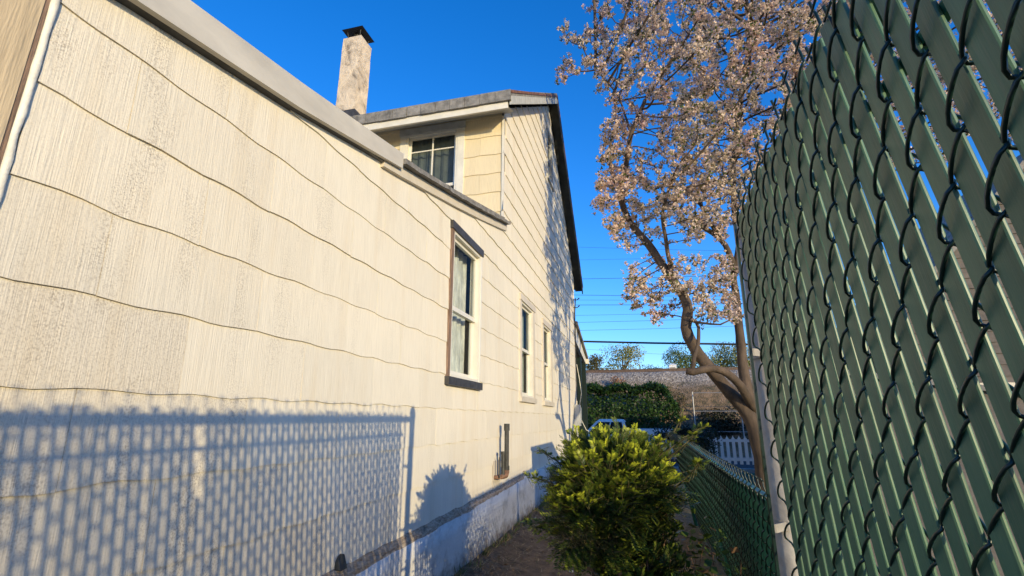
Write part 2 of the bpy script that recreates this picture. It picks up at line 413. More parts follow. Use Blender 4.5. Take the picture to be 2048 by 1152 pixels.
def shingle(mb, P, u0, u1, z0, z1, row, topf, wins, n0=.0095, n1=.001, over=.03, botf=None):
    """one shingle on plane P(u, z, n); cut by roof line and windows; returns face count"""
    br = [u0]; k = max(2, int((u1-u0)/.055))
    br += [u0+(u1-u0)*i/k for i in range(1, k)] + [u1]
    for w in wins:
        for e in (w[0], w[1]):
            if u0 < e < u1: br.append(e)
    if u0 < YR < u1 and botf: br.append(YR)
    br = sorted(set(round(q, 5) for q in br)); nf = 0
    zr = z1 + over - z0
    def nn(z, zb): return n0 + (n1-n0)*min(1, max(0, (z-zb)/zr))
    for a, b_ in zip(br[:-1], br[1:]):
        if b_-a < .002: continue
        za0 = z0 + wave(a, row); zb0 = z0 + wave(b_, row)
        if botf: za0 = max(za0, botf(a)); zb0 = max(zb0, botf(b_))
        e = 1e-4
        ta = min(z1+over, topf(a+e)); tb = min(z1+over, topf(b_-e))
        segs = [(za0, zb0, ta, tb)]
        mid = (a+b_)/2
        for w in wins:
            if w[0] <= mid <= w[1]:
                ns = []
                for (p, q, s_, t_) in segs:
                    if w[2] >= max(s_, t_) or w[3] <= min(p, q): ns.append((p, q, s_, t_)); continue
                    if w[2] > min(p, q): ns.append((p, q, min(s_, w[2]), min(t_, w[2])))
                    if w[3] < max(s_, t_): ns.append((max(p, w[3]), max(q, w[3]), s_, t_))
                segs = ns
        for (p, q, s_, t_) in segs:
            if s_-p < .004 and t_-q < .004: continue
            s_ = max(s_, p+.001); t_ = max(t_, q+.001)
            mb.face([P(a, p, nn(p, za0)), P(b_, q, nn(q, zb0)), P(b_, t_, nn(t_, zb0)), P(a, s_, nn(s_, za0))])
            mb.face([P(b_, q, nn(q, zb0)), P(a, p, nn(p, za0)), P(a, p, -.004), P(b_, q, -.004)])
            nf += 1
            if a == br[0]: mb.face([P(a, p, -.004), P(a, p, nn(p, za0)), P(a, s_, nn(s_, za0)), P(a, s_, -.004)])
            if b_ == br[-1]: mb.face([P(b_, q, nn(q, zb0)), P(b_, q, -.004), P(b_, t_, -.004), P(b_, t_, nn(t_, zb0))])
    return nf

Pside = lambda u, z, n: (WX+n, u, z)
Prear = lambda u, z, n: (-u, YR-n, z)
rng = random.Random(5)
sh = []   # (distance, mesh builder, material, dirt)
row = 0; z = 1.38 - 3*EXPO
while z < 8.1:
    odd = int(round((z-1.38)/EXPO)) % 2
    y = 1.40 - .66*3 - (.33 if odd else 0) + rng.uniform(-.02, .02)
    while y < Y1:
        a = max(Y0, y+.0012); b_ = min(Y1, y+.66-.0012)
        jz = rng.uniform(-.0025, .0025)
        if b_-a > .03 and wall_top((a+b_)/2) > z - .4:
            mb = MB()
            bf = (lambda q: lerp_tab(SILL, q) + .008*noise.noise(Vector((q*7, 0, 0)))) if z < .8 else None
            nf = shingle(mb, Pside, a, b_, z+jz, z+EXPO, row, wall_top, WINS, n0=(.0095 if z < 3 else .014)+rng.uniform(-.002, .002), botf=bf)
            if nf:
                yc = (a+b_)/2; dirt = 0.0
                if yc < 2.2 and z < 2.6: dirt = .34*max(0, 1-(yc-.8)/1.6) + rng.uniform(0, .07)
                if 1.3 < z < 1.45 and yc < 1.40: dirt = .5
                if 1.0 < z < 1.3 and yc < 1.7: dirt = .42
                if z < 1.0 and yc < 2.2: dirt = .35
                sh.append(((Vector((WX, yc, z))-Vector((0, 0, H))).length, mb, 'siding', dirt))
        y += .66
    z += EXPO; row += 1
# rear wall of the upper storey
RW = [(2.18, 3.16, 3.5, 5.32)]
z = 5.02 - 6*EXPO; row = 40
while z < 5.35:
    odd = row % 2; u = 1.62 - (.33 if odd else 0)
    while u < 5.6:
        a = max(1.645, u+.0012); b_ = min(5.6, u+.66-.0012)
        if b_-a > .03:
            mb = MB()
            if shingle(mb, Prear, a, b_, z+rng.uniform(-.002, .002), z+EXPO, row, lambda q: 5.38, RW, n0=.013):
                sh.append((7.5 + u*.2, mb, 'siding_rear', 0.0))
        u += .66
    z += EXPO; row += 1
sh.sort(key=lambda t_: t_[0])
rest = {'siding': MB(), 'siding_rear': MB()}
for i, (d, mb, mt, dirt) in enumerate(sh):
    if i < 300:
        o = mb.build('siding_shingle', M[mt], house); o['dirt'] = float(dirt)
        if dirt == .5: o['label'] = 'grey mildewed siding shingle'
    else:
        rb = rest[mt]; n0 = len(rb.v); rb.v += mb.v; rb.f += [tuple(i_+n0 for i_ in f) for f in mb.f]; rb.c += mb.c
for mt, mb in rest.items():
    if mb.f: mb.build('upper_shingles', M[mt], house, kind='stuff')

# wall backing (with window openings) and the other outer walls
wb = MB(); brk = sorted({.46, .8, 1.0, 1.83, 2.92, YR-.0001, YR, 9.10, Y1} | {w[0] for w in WINS} | {w[1] for w in WINS})
for a, b_ in zip(brk[:-1], brk[1:]):
    if b_-a < .001: continue
    mid = (a+b_)/2; segs = [(.40, .40, wall_top(a+1e-4), wall_top(b_-1e-4))]
    for w in WINS:
        if w[0] < mid < w[1]:
            ns = []
            for (p, q, s_, t_) in segs:
                if w[2] > min(p, q): ns.append((p, q, w[2], w[2]))
                ns.append((w[3], w[3], s_, t_))
            segs = ns
    for (p, q, s_, t_) in segs: wb.face([(WX-.006, a, p), (WX-.006, b_, q), (WX-.006, b_, t_), (WX-.006, a, s_)])
wb.face([(LX, .46, .3), (WX-.006, .46, .3), (WX-.006, .46, 2.56), (LX, .46, 2.56)])
wb.face([(LX, Y1, .3), (LX, .46, .3), (LX, .46, 2.6), (LX, YR, 3.7), (LX, YR, 5.3), (LX, 9.1, 7.8), (LX, Y1, 4.9)])
wb.face([(WX-.006, Y1-.001, .3), (LX, Y1-.001, .3), (LX, Y1-.001, 4.95), (WX-.006, Y1-.001, 4.95)])
for (a, b_, zlo, zhi) in ((-1.626, -2.18, 3.4, 5.38), (-2.18, -3.16, 5.32, 5.38), (-3.16, LX, 3.4, 5.38)):
    wb.face([(b_, YR+.006, zlo), (a, YR+.006, zlo), (a, YR+.006, zhi), (b_, YR+.006, zhi)])
wb.build('wall', M['interior'], house)
# corner: white corner strips
cb = MB(); cb.box(WX-.01, WX+.013, Y1+.0, Y1+.03, .5, 4.9); cb.build('corner_strip', M['white_paint'], house)
cb = MB(); cb.box(WX-.02, WX+.012, YR-.022, YR-.002, 3.8, 5.3); cb.build('corner_strip', M['white_paint'], house)
# near end: wide tan board, brown edge, lumpy white caulk strip
tb_ = MB(); tb_.box(WX-.02, WX+.014, .47, .762, .42, 2.60); tb_.build('corner_board', M['tan_wood'], house, label='wide tan wood-grained corner board')
bw = MB(); bw.box(WX-.02, WX+.010, .7625, .775, .42, 2.60); bw.build('board_edge', M['raw_wood'], house)
ck = MB(); pts = [(WX+.006+.003*noise.noise(Vector((0, 0, q*9))), .787+.003*noise.noise(Vector((5, 0, q*11))), q) for q in np.linspace(.5, 2.62, 60)]
ck.tube(pts, [.011+.003*noise.noise(Vector((9, 0, p[2]*14))) for p in pts], 8); ck.build('caulk_strip', M['caulk'], house, smooth=True)

# foundation with crumbling ledge
fd = MB(); ys = grid_axis([(.4, 12.3, .12)]); zs = [-.3, .0, .1, .2, .3, .4, .47]
FX = WX + .055
def fx(y, z): return FX + .010*noise.noise(Vector((y*2.2, z*4, 1))) + .006*noise.noise(Vector((y*9, z*9, 4)))
def ftop(y): return lerp_tab(SILL, y) - .052 + .018*noise.noise(Vector((y*3.5, 7, 0))) + (.055 if y > 6.6 else 0)
nz = len(zs)
for y in ys:
    zt = ftop(y)
    for q in zs: fd.v.append((fx(y, q), y, min(q, .4)*zt/.4 if q < .47 else zt))
    fd.v[-1] = (fx(y, .47)-.006, y, zt); fd.v.append((WX-.05, y, zt+.012))
nz += 1
for i in range(len(ys)-1):
    for j in range(nz-1): fd.f.append((i*nz+j, (i+1)*nz+j, (i+1)*nz+j+1, i*nz+j+1)); fd.c.append(None)
fd.build('foundation', M['stucco'], house, smooth=True)
lg = MB(); ys2 = grid_axis([(.45, 6.75, .05)])
for y in ys2:
    zt = ftop(y); zb = lerp_tab(SILL, y) + .02
    e1 = .014*noise.noise(Vector((y*8, 1, 0))); e2 = .02*noise.noise(Vector((y*5, 3, 0)))
    lg.v += [(FX-.004+e1, y, zt-.004), (FX-.012+e2*.6, y, zt+.022+e1*.7), (WX+.012+e2*.8, y, zt+.05+e1), (WX-.003, y, zb)]
for i in range(len(ys2)-1):
    for j in range(3): lg.f.append((i*4+j, (i+1)*4+j, (i+1)*4+j+1, i*4+j+1)); lg.c.append(None)
lg.build('rotten_sill_ledge', M['rotten'], house)
# dark curled scrap of flashing by the ledge
fl = MB(); c0 = onX(690, 1118, WX+.05)
arc = [(c0.y-.03+.06*(1-math.cos(t_))/2, c0.z-.03+.05*math.sin(t_*.8)) for t_ in np.linspace(0, math.pi, 9)]
for (a, b_) in zip(arc[:-1], arc[1:]): fl.hexa([(WX+.012, a[0], c0.z-.05), (WX+.05, a[0], c0.z-.05), (WX+.05, b_[0], c0.z-.05), (WX+.012, b_[0], c0.z-.05), (WX+.012, a[0], a[1]), (WX+.03, a[0], a[1]), (WX+.03, b_[0], b_[1]), (WX+.012, b_[0], b_[1])])
fl.build('flashing_scrap', M['iron'], house)

# lean-to roof, rake fascia
lr_ = MB(); top = [(.30, 2.64), (1.0, 2.775), (2.82, 3.10), (5.60, 3.80)]
lr_.prism([(y, z) for y, z in top] + [(y, z-.10) for y, z in top[::-1]], 'x', LX-.1, WX+.03)
lr_.build('lean_to_roof', M['roofing'], house)
fs = MB(); kf = (WX+.062)/WX; tp = [(a*kf, H+(b_-H)*kf, H+(c_-H)*kf) for a, b_, c_ in [(.30, 2.555, 2.715), (1.0, 2.705, 2.85), (1.83, 2.845, 2.99), (2.935, 3.085, 3.205)]]
for (a, p, q), (b_, s_, t_) in zip(tp[:-1], tp[1:]):
    fs.hexa([(WX+.034, a, p), (WX+.062, a, p), (WX+.062, b_, s_), (WX+.034, b_, s_), (WX+.034, a, q), (WX+.062, a, q), (WX+.062, b_, t_), (WX+.034, b_, t_)])
fs.build('metal_fascia', M['metal_fascia'], house)
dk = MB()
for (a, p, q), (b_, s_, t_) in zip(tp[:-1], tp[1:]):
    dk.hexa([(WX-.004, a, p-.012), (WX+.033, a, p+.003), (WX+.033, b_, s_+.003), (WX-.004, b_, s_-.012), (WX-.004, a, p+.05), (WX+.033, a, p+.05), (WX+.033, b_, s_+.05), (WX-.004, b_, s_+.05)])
dk.build('fascia_shade_strip', M['dark_trim'], house)  # dark colour paints in the shade on the underside of the fascia
# far half of the rake: thin grey roofing edge over a peeling frieze board
re_ = MB(); k = 26; yy = [2.83+(5.70-2.83)*i/k for i in range(k+1)]
def rz(y): return 3.055 + (3.735-3.055)*(y-2.83)/(5.70-2.83) - .02*math.sin((y-2.83)/2.87*math.pi)
for a, b_ in zip(yy[:-1], yy[1:]):
    ja, jb = .008*noise.noise(Vector((a*6, 0, 0))), .008*noise.noise(Vector((b_*6, 0, 0)))
    re_.hexa([(WX-.02, a, rz(a)), (WX+.085+ja, a, rz(a)+ja), (WX+.085+jb, b_, rz(b_)+jb), (WX-.02, b_, rz(b_)), (WX-.02, a, rz(a)+.05), (WX+.08+ja, a, rz(a)+.042+ja), (WX+.08+jb, b_, rz(b_)+.042+jb), (WX-.02, b_, rz(b_)+.05)])
re_.build('roof_edge', M['roofing'], house)
fr_ = MB(); yy = [2.62+(5.68-2.62)*i/12 for i in range(13)]
for a, b_ in zip(yy[:-1], yy[1:]):
    ja, jb = .006*noise.noise(Vector((a*5, 4, 0))), .006*noise.noise(Vector((b_*5, 4, 0)))
    za, zb = rz(max(a, 2.83))-(.004 if a > 2.8 else .045), rz(max(b_, 2.83))-.004
    fr_.hexa([(WX-.002, a, za-.085+ja), (WX+.034, a, za-.08+ja), (WX+.034, b_, zb-.08+jb), (WX-.002, b_, zb-.085+jb), (WX-.002, a, za), (WX+.034, a, za), (WX+.034, b_, zb), (WX-.002, b_, zb)])
fr_.build('frieze_board', M['beige_trim'], house)

# main roof: two slopes, fascia, dark rake soffit, rake board
XRL = LX-.2
mr = MB()
e_r = (EAVE_R[0], EAVE_R[1]); rg = RIDGE; e_f = EAVE_F
th = .10
mr.prism([e_r, (rg[0], rg[1]), e_f, (e_f[0], e_f[1]+th+.02), (rg[0], rg[1]+th+.03), (e_r[0]-.004, e_r[1]+.07)], 'x', XRL, XR)
roof = mr.build('roof', M['roofing'], house)
# ragged shingle courses along the rear eave edge
for i in range(34):
    sb = MB(); x0 = XR+.004 - .21*(i+1); q = rng.uniform(-.006, .006)
    sb.box(x0+.003, x0+.207, e_r[0]-.035+q, e_r[0]-.006, 5.262+q, 5.415+q)
    sb.build('eave_shingle', M['roofing'], roof)
ff = MB(); ff.box(XRL, XR-.045, e_r[0]-.004, e_r[0]+.026, 5.165, e_r[1]-.002); ff.build('eave_fascia', M['white_paint'], house)
sf = MB(); sf.face([(XRL, e_r[0]+.026, 5.21), (XR-.05, e_r[0]+.026, 5.21), (XR-.05, YR+.02, 5.36), (XRL, YR+.02, 5.36)]); sf.build('eave_soffit', M['grey_trim'], house)
def rake(sl, name, mt, x0, x1, d0, d1):
    (ya, za), (yb, zb) = sl; b_ = MB()
    b_.hexa([(x0, ya, za+d0), (x1, ya, za+d0), (x1, yb, zb+d0), (x0, yb, zb+d0), (x0, ya, za+d1), (x1, ya, za+d1), (x1, yb, zb+d1), (x0, yb, zb+d1)])
    return b_.build(name, M[mt], house)
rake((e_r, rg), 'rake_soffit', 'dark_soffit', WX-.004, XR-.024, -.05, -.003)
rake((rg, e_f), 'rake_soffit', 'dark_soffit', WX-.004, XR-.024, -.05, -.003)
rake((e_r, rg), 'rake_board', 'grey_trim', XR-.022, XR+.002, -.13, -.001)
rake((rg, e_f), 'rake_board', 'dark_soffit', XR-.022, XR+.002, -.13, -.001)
rake(((e_r[0]-.02, e_r[1]+.06), (rg[0], rg[1]+.07)), 'drip_edge', 'rust_metal', XR+.003, XR+.012, -.03, .012)
rake(((rg[0], rg[1]+.07), (e_f[0], e_f[1]+.06)), 'drip_edge', 'rust_metal', XR+.003, XR+.012, -.03, .012)
# chimney
cx0, cx1, cy0, cy1 = -4.97, -4.58, 6.45, 6.82
ch = MB(); zs = np.linspace(5.9, 8.08, 16)
ring = []
for q in zs:
    tpz = 1 - .02*(q-5.9)
    pts = []
    for k, (ax, ay) in enumerate([(cx0, cy0), ((cx0+cx1)/2, cy0), (cx1, cy0), (cx1, (cy0+cy1)/2), (cx1, cy1), ((cx0+cx1)/2, cy1), (cx0, cy1), (cx0, (cy0+cy1)/2)]):
        mx_, my_ = (cx0+cx1)/2, (cy0+cy1)/2
        jx = .012*noise.noise(Vector((q*3, k, 0))); jy = .012*noise.noise(Vector((q*3, k, 5)))
        pts.append((mx_+(ax-mx_)*tpz+jx, my_+(ay-my_)*tpz+jy, q))
    ring.append(pts)
for A, B in zip(ring[:-1], ring[1:]):
    for k in range(8): ch.face([A[k], A[(k+1) % 8], B[(k+1) % 8], B[k]])
ch.face(ring[-1])
chim = ch.build('chimney', M['chimney'], roof)
mx_, my_ = (cx0+cx1)/2, (cy0+cy1)/2
cp = MB()
cp.tube([(mx_, my_, 8.05), (mx_, my_, 8.26)], .085, 10)
for sx_ in (-1, 1):
    for sy_ in (-1, 1): cp.tube([(mx_+.11*sx_, my_+.11*sy_, 8.06), (mx_+.14*sx_, my_+.15*sy_, 8.265)], .008, 5)
z0 = 8.25; cw = .215
B4 = [(mx_-cw, my_-cw, z0), (mx_+cw, my_-cw, z0), (mx_+cw, my_+cw, z0), (mx_-cw, my_+cw, z0)]
T4 = [(mx_-.05, my_-.05, z0+.07), (mx_+.05, my_-.05, z0+.07), (mx_+.05, my_+.05, z0+.07), (mx_-.05, my_+.05, z0+.07)]
cp.hexa(B4+T4); cp.build('chimney_cap', M['iron'], house)
fl = MB(); fl.box(cx0-.03, cx1+.03, cy0-.03, cy1+.03, 6.0, 6.5); fl.build('chimney_flashing', M['dark_trim'], house)

# --------- windows
def win(P, u0, u1, z0, z1, casing, head, sillm, jl, jr, hh, sh_, recess=.07, muntin=None, curtain='curtain', mid=.5, frame='vinyl', jlmat=None, proud=.022, glassm='glass'):
    """window in plane P(u, z, n). casing widths jl, jr; head height hh; sill height sh_"""
    def bx(mb, a, b_, c, d, n0, n1):
        q = [P(a, c, n0), P(b_, c, n0), P(b_, c, n1), P(a, c, n1), P(a, d, n0), P(b_, d, n0), P(b_, d, n1), P(a, d, n1)]
        mb.hexa(q); return mb
    iu0, iu1, iz0, iz1 = u0+jl, u1-jr, z0+sh_, z1-hh
    f = MB(); w = .028                     # frame lining the opening
    bx(f, iu0, iu0+w, iz0, iz1, -recess-.03, .016); bx(f, iu1-w, iu1, iz0, iz1, -recess-.03, .016)
    bx(f, iu0+w, iu1-w, iz1-w, iz1, -recess-.03, .016); bx(f, iu0+w, iu1-w, iz0, iz0+w, -recess-.03, .018)
    wo = f.build('window', M[frame], house)
    if jl: bx(MB(), u0, iu0-.001, z0+sh_+.001, z1-hh-.001, -.006, proud).build('casing', M[jlmat or casing], wo)
    if jr: bx(MB(), iu1+.001, u1, z0+sh_+.001, z1-hh-.001, -.006, proud).build('casing', M[casing], wo)
    if hh: bx(MB(), u0-.012, u1+.012, z1-hh, z1, -.006, proud+.012).build('head_casing', M[head], wo)
    if sh_: bx(MB(), u0-.015, u1+.02, z0, z0+sh_, -.006, proud+.022).build('sill', M[sillm], wo)
    zm = iz0 + (iz1-iz0)*mid
    def sash(za, zb, nn):
        s_ = MB(); r_ = .034; a, b_ = iu0+w+.001, iu1-w-.001
        bx(s_, a, a+r_, za, zb, nn-.026, nn); bx(s_, b_-r_, b_, za, zb, nn-.026, nn)
        bx(s_, a+r_, b_-r_, zb-r_, zb, nn-.026, nn); bx(s_, a+r_, b_-r_, za, za+r_+.008, nn-.026, nn)
        if muntin:
            for fu in muntin[0]: bx(s_, a+(b_-a)*fu-.010, a+(b_-a)*fu+.010, za+r_, zb-r_, nn-.020, nn-.004)
            for fz in muntin[1]: bx(s_, a+r_, b_-r_, za+(zb-za)*fz-.009, za+(zb-za)*fz+.009, nn-.019, nn-.005)
        so = s_.build('sash', M[frame], wo)
        g = MB(); g.face([P(a+r_, za+r_, nn-.013), P(b_-r_, za+r_, nn-.013), P(b_-r_, zb-r_, nn-.013), P(a+r_, zb-r_, nn-.013)])
        g.build('pane', M[glassm], wo); return so
    sash(zm-.018, iz1-w-.001, -.022)
    sash(iz0+w+.001, zm+.02, -.050)
    c = MB(); k = 24
    for i in range(k):
        a = iu0+(iu1-iu0)*i/k; b_ = iu0+(iu1-iu0)*(i+1)/k
        na, nb = -recess-.09+.016*math.sin(i*1.7), -recess-.09+.016*math.sin((i+1)*1.7)
        c.face([P(a, iz0, na), P(b_, iz0, nb), P(b_, iz1, nb), P(a, iz1, na)])
    c.build('curtain', M[curtain], wo, smooth=True)
    return wo
w1 = win(Pside, *WINS[0], 'vinyl', 'dark_trim', 'dark_trim', .055, .03, .075, .07, jlmat='raw_wood', recess=.06, curtain='curtain', mid=.47)
w1['label'] = 'white sash window with charred black head and sill'
w2 = win(Pside, *WINS[1], 'beige_trim', 'beige_trim', 'beige_trim', .10, .13, .09, .07, recess=.05, curtain='curtain_grey', proud=.024, frame='white_paint')
w3 = win(Pside, *WINS[2], 'beige_trim', 'beige_trim', 'beige_trim', .10, .13, .09, .07, recess=.05, curtain='curtain_grey', proud=.024, frame='white_paint')
w4 = win(Pside, *WINS[3], 'grey_trim', 'grey_trim', 'grey_trim', .06, .06, .06, .06, recess=.03, curtain='curtain_grey', frame='grey_trim', glassm='glass_dark')
w5 = win(Prear, 2.18, 3.16, 3.72, 5.32, 'white_paint', 'grey_trim', 'grey_trim', .10, .10, .10, .07, recess=.06, muntin=([.5], [.72]), curtain='curtain_grey', frame='white_paint', mid=.42, glassm='glass_dark')
w5['label'] = 'upper rear window with white casing and cross muntins'
# basement window in the foundation
bwn = MB(); bwn.box(FX-.02, FX+.028, 8.06, 8.12, .24, .56); bwn.box(FX-.02, FX+.028, 8.64, 8.70, .24, .56)
bwn.box(FX-.02, FX+.026, 8.12, 8.64, .52, .56); bwn.box(FX-.02, FX+.030, 8.12, 8.64, .24, .28)
bo = bwn.build('basement_window', M['grey_trim'], house)
MB().face([(FX+.016, 8.12, .28), (FX+.016, 8.64, .28), (FX+.016, 8.64, .52), (FX+.016, 8.12, .52)]).build('pane', M['glass_dark'], bo)

# pipes on the wall
pu = MB(); px_ = WX+.11; yp = 5.46
def el(pts, r_, s=10): pu.tube(pts, r_, s)
vent = MB(); vent.tube([(px_, yp, .76), (px_, yp, 1.235)], .026, 12); vent.tube([(px_, yp, 1.17), (px_, yp, 1.245)], .033, 12); vent.tube([(px_, yp, .755), (px_, yp, .80)], .033, 12)
vent.build('vent_pipe', M['iron'], house, smooth=False)
eb = MB(); eb.tube([(px_, yp, .77), (px_, yp-.004, .735), (px_-.004, yp-.03, .705), (px_-.01, yp-.08, .70), (px_-.02, yp-.15, .70)], [.031, .033, .033, .027, .024], 10)
eb.tube([(px_-.02, yp-.15, .70), (WX-.01, yp-.15, .69)], .022, 8); eb.build('pipe_elbow', M['brown_pipe'], house, smooth=True)
f2 = MB(); f2.tube([(px_-.012, yp-.105, .70), (px_-.012, yp-.105, .93)], .020, 10); f2.tube([(px_-.012, yp-.105, .925), (px_-.012, yp-.105, .955)], .027, 10)
f2.tube([(px_-.03, yp-.175, .69), (px_-.03, yp-.175, .90)], .008, 8); f2.build('fill_pipe', M['iron'], house)
pt_ = MB(); pt_.box(WX+.0105, WX+.016, 5.26, 5.52, .57, .86); pt_.build('wall_patch', M['beige_trim'], house)

# meter box, conduit, drop cable at the far corner
mt_ = MB(); mt_.box(WX+.014, WX+.13, 11.72, 12.0, 1.14, 1.62); mt_.box(WX+.13, WX+.15, 11.75, 11.97, 1.2, 1.56); mt_.build('meter_box', M['meter'], house)
cd = MB(); cd.tube([(WX+.05, 11.86, 1.15), (WX+.05, 11.86, .05)], .03, 8); cd.build('conduit', M['meter'], house)
cd = MB(); cd.tube([(WX+.04, 12.1, 1.62+.1), (WX+.03, 12.15, 2.6), (WX+.03, 12.2, 3.9), (WX+.06, 12.2, 4.3)], .014, 6); cd.build('service_cable', M['cable'], house)
cd = MB(); cd.tube([(WX+.12, 11.9, 1.6), (WX+.16, 12.0, 1.9), (WX+.10, 12.1, 2.3), (WX+.05, 12.12, 2.6)], .008, 6); cd.tube([(WX+.13, 11.95, 1.3), (WX+.25, 11.95, 1.05), (WX+.45, 12.0, .95)], .008, 6); cd.build('loose_wire', M['white_paint'], house, smooth=True)
ins = MB()
for zz in (4.25, 4.05): ins.tube([(WX+.01, 12.15, zz), (WX+.10, 12.2, zz), (WX+.16, 12.2, zz+.05)], [.015, .012, .02], 6)
ins.build('cable_bracket', M['iron'], house)

# front porch
po = MB(); po.prism([(12.30, 3.62), (14.6, 3.00), (14.6, 3.08), (12.30, 3.72)], 'x', LX, WX+.08); pr_ = po.build('porch_roof', M['roofing'], house)
po = MB(); po.prism([(12.34, 3.20), (14.45, 2.86), (14.45, 3.03), (12.34, 3.60)], 'x', WX-.06, WX+.02); po.build('porch_gable_board', M['white_paint'], house)
po = MB(); po.box(LX, WX+.10, 14.46, 14.62, 2.86, 3.0); po.build('porch_fascia', M['white_paint'], house)
po = MB(); po.box(WX-.10, WX+.02, 13.2, 13.34, -.3, 2.9); po.build('porch_post', M['door_green'], house)
po = MB(); po.box(WX-.10, WX+.02, 14.3, 14.42, -.4, 2.87); po.build('porch_post', M['door_green'], house)

# ------------------------------------------------------------------ chain link fences
PIT, PER = .0372, .086
def wire_mesh(name, height, rad, sides=5):
    mb = MB(); pts = []; nseg = int(height/(PER/2)); z = -.0
    # start with the twisted barb above the top knuckle
    pts += [(-.004, -.004, .040), (.002, .006, .030), (-.002, -.005, .018), (.001, .0, .006)]
    side = 0
    for k in range(nseg):
        za, zb = -k*PER/2, -(k+1)*PER/2
        ya, yb = (0-.0035, PIT+.0035) if k % 2 == 0 else (PIT+.0035, -.0035)
        sgn = -1 if k % 2 == 0 else 1
        for t_ in (0.0, .12, .3, .5, .7, .88):
            e = .5-.5*math.cos(math.pi*t_); e = .85*t_+.15*e
            pts.append((sgn*.0082*math.sin(math.pi*t_)**.45 if t_ > 0 else 0, ya+(yb-ya)*e, za+(zb-za)*t_))
    mb.tube(pts, rad, sides)
    mb.tube([(.0, -.016, .034), (.0, .014, .030)], rad*.9, sides)
    return mb.mesh(name, True)
def slat_mesh(name, height, w=.0252, t=.0050):
    mb = MB(); sec = []
    for (a, b_) in ((-.5, -.2), (-.46, -.5), (.46, -.5), (.5, -.2), (.5, .2), (.46, .5), (-.46, .5), (-.5, .2)):
        sec.append((b_*t, a*w))
    zs = np.linspace(0, -height, 7); n = len(sec)
    for i, z in enumerate(zs):
        for (x, y) in sec: mb.v.append((x + .0012*math.sin(i*2.1), y, z))
    for i in range(len(zs)-1):
        for k in range(n): mb.f.append((i*n+k, i*n+n+k, i*n+n+(k+1) % n, i*n+(k+1) % n)); mb.c.append(None)
    mb.f.append(tuple(range(n))); mb.c.append(None)
    me = mb.mesh(name); return me
def fence_panel(root, ya, yb, top, xtop, lean, height, wmat, smat, rad, skip=(), seed=1, sk_slats=None):
    rg_ = random.Random(seed); wm = wire_mesh('wire', height, rad); sm = slat_mesh('slat', height-.03)
    wm.materials.append(wmat); sm.materials.append(smat)
    n_ = int((yb-ya)/PIT)
    inv = world_of(root).inverted()
    for k in range(n_+1):
        y = ya + k*PIT; a = lean(y)
        o = bpy.data.objects.new('wire', wm); COL.objects.link(o); o.parent = root; o.matrix_parent_inverse = inv
        o.location = (xtop(y), y, top(y) - (PER/2 if False else 0)); o.rotation_euler = (0, -math.atan(a), 0)
        if k % 2: o.location.z -= PER/2     # every other wire is shifted so that neighbours hook together
        if k == n_: continue
        yc = y + PIT/2; a = lean(yc)
        o = bpy.data.objects.new('slat', sm); COL.objects.link(o); o.parent = root; o.matrix_parent_inverse = inv
        o.location = (xtop(yc), yc + rg_.uniform(-.0012, .0012), top(yc) - .012 + rg_.uniform(-.012, .006))
        if k in skip: o.location.z -= .30; o.location.x += .30*a
        o.rotation_mode = 'ZXY'; o.rotation_euler = (rg_.uniform(-.003, .003), -math.atan(a), .13 + rg_.uniform(-.06, .05))

# tall fence beside the camera
tall = thing('chain_link_fence', 'tall green chain-link privacy fence with slats filling the right side', 'fence', (.45, .2, 0))
TY0, TY1 = -1.30, 1.275
t_lean = lambda y: .03 + .115*min(1, max(0, (1.30-y)/.75))
fence_panel(tall, TY0, TY1, lambda y: 1.815, lambda y: .262, t_lean, 1.80, M['chain_green'], M['slat'], .0022, skip=(25,), seed=3)
rl = MB(); rl.tube([(.262+.018+.02, TY0-.05, 1.775), (.262+.016+.02, 1.34, 1.775)], .021, 12); rl.build('top_rail', M['rail_green'], tall, smooth=True)
lk = MB(); lk.tube([(.262+.14*t_lean(y)+.012, y, 1.669) for y in np.linspace(TY0, TY1, 14)], .009, 6); lk.build('locking_strip', M['rail_green'], tall)
tb2 = MB(); tb2.box(.262-.003, .262+.003, 1.318, 1.330, .05, 1.80); tb2.build('tension_bar', M['chain_green'], tall)
pst = MB(); pst.tube([(.298, 1.385, -.2), (.308, 1.385, 1.80)], .028, 20); post = pst.build('post', M['galv'], tall, smooth=True)
cpm = MB(); pr_ = [(1.785, .0325), (1.815, .0325), (1.825, .031), (1.845, .026), (1.858, .018), (1.866, .009), (1.868, .002)]
cpm.tube([(.308, 1.385, a) for a, _ in pr_], [b_ for _, b_ in pr_], 20); cpm.build('post_cap', M['galv'], post, smooth=True)
for zz in (1.05, .82, .6, .35, 1.45):
    bd = MB(); xx = .298+.005*zz; bd.tube([(xx, 1.385, zz), (xx, 1.385, zz+.022)], .0305, 20)
    bd.hexa([(.266, 1.32, zz+.002), (.270, 1.32, zz+.002), (xx, 1.36, zz+.002), (xx-.006, 1.36, zz+.002), (.266, 1.32, zz+.02), (.270, 1.32, zz+.02), (xx, 1.36, zz+.02), (xx-.006, 1.36, zz+.02)])
    bd.build('tension_band', M['galv'], post)
pst = MB(); pst.tube([(.34, TY0-.05, -.2), (.31, TY0-.05, 1.80)], .029, 14); pst.build('post', M['galv'], tall, smooth=True)

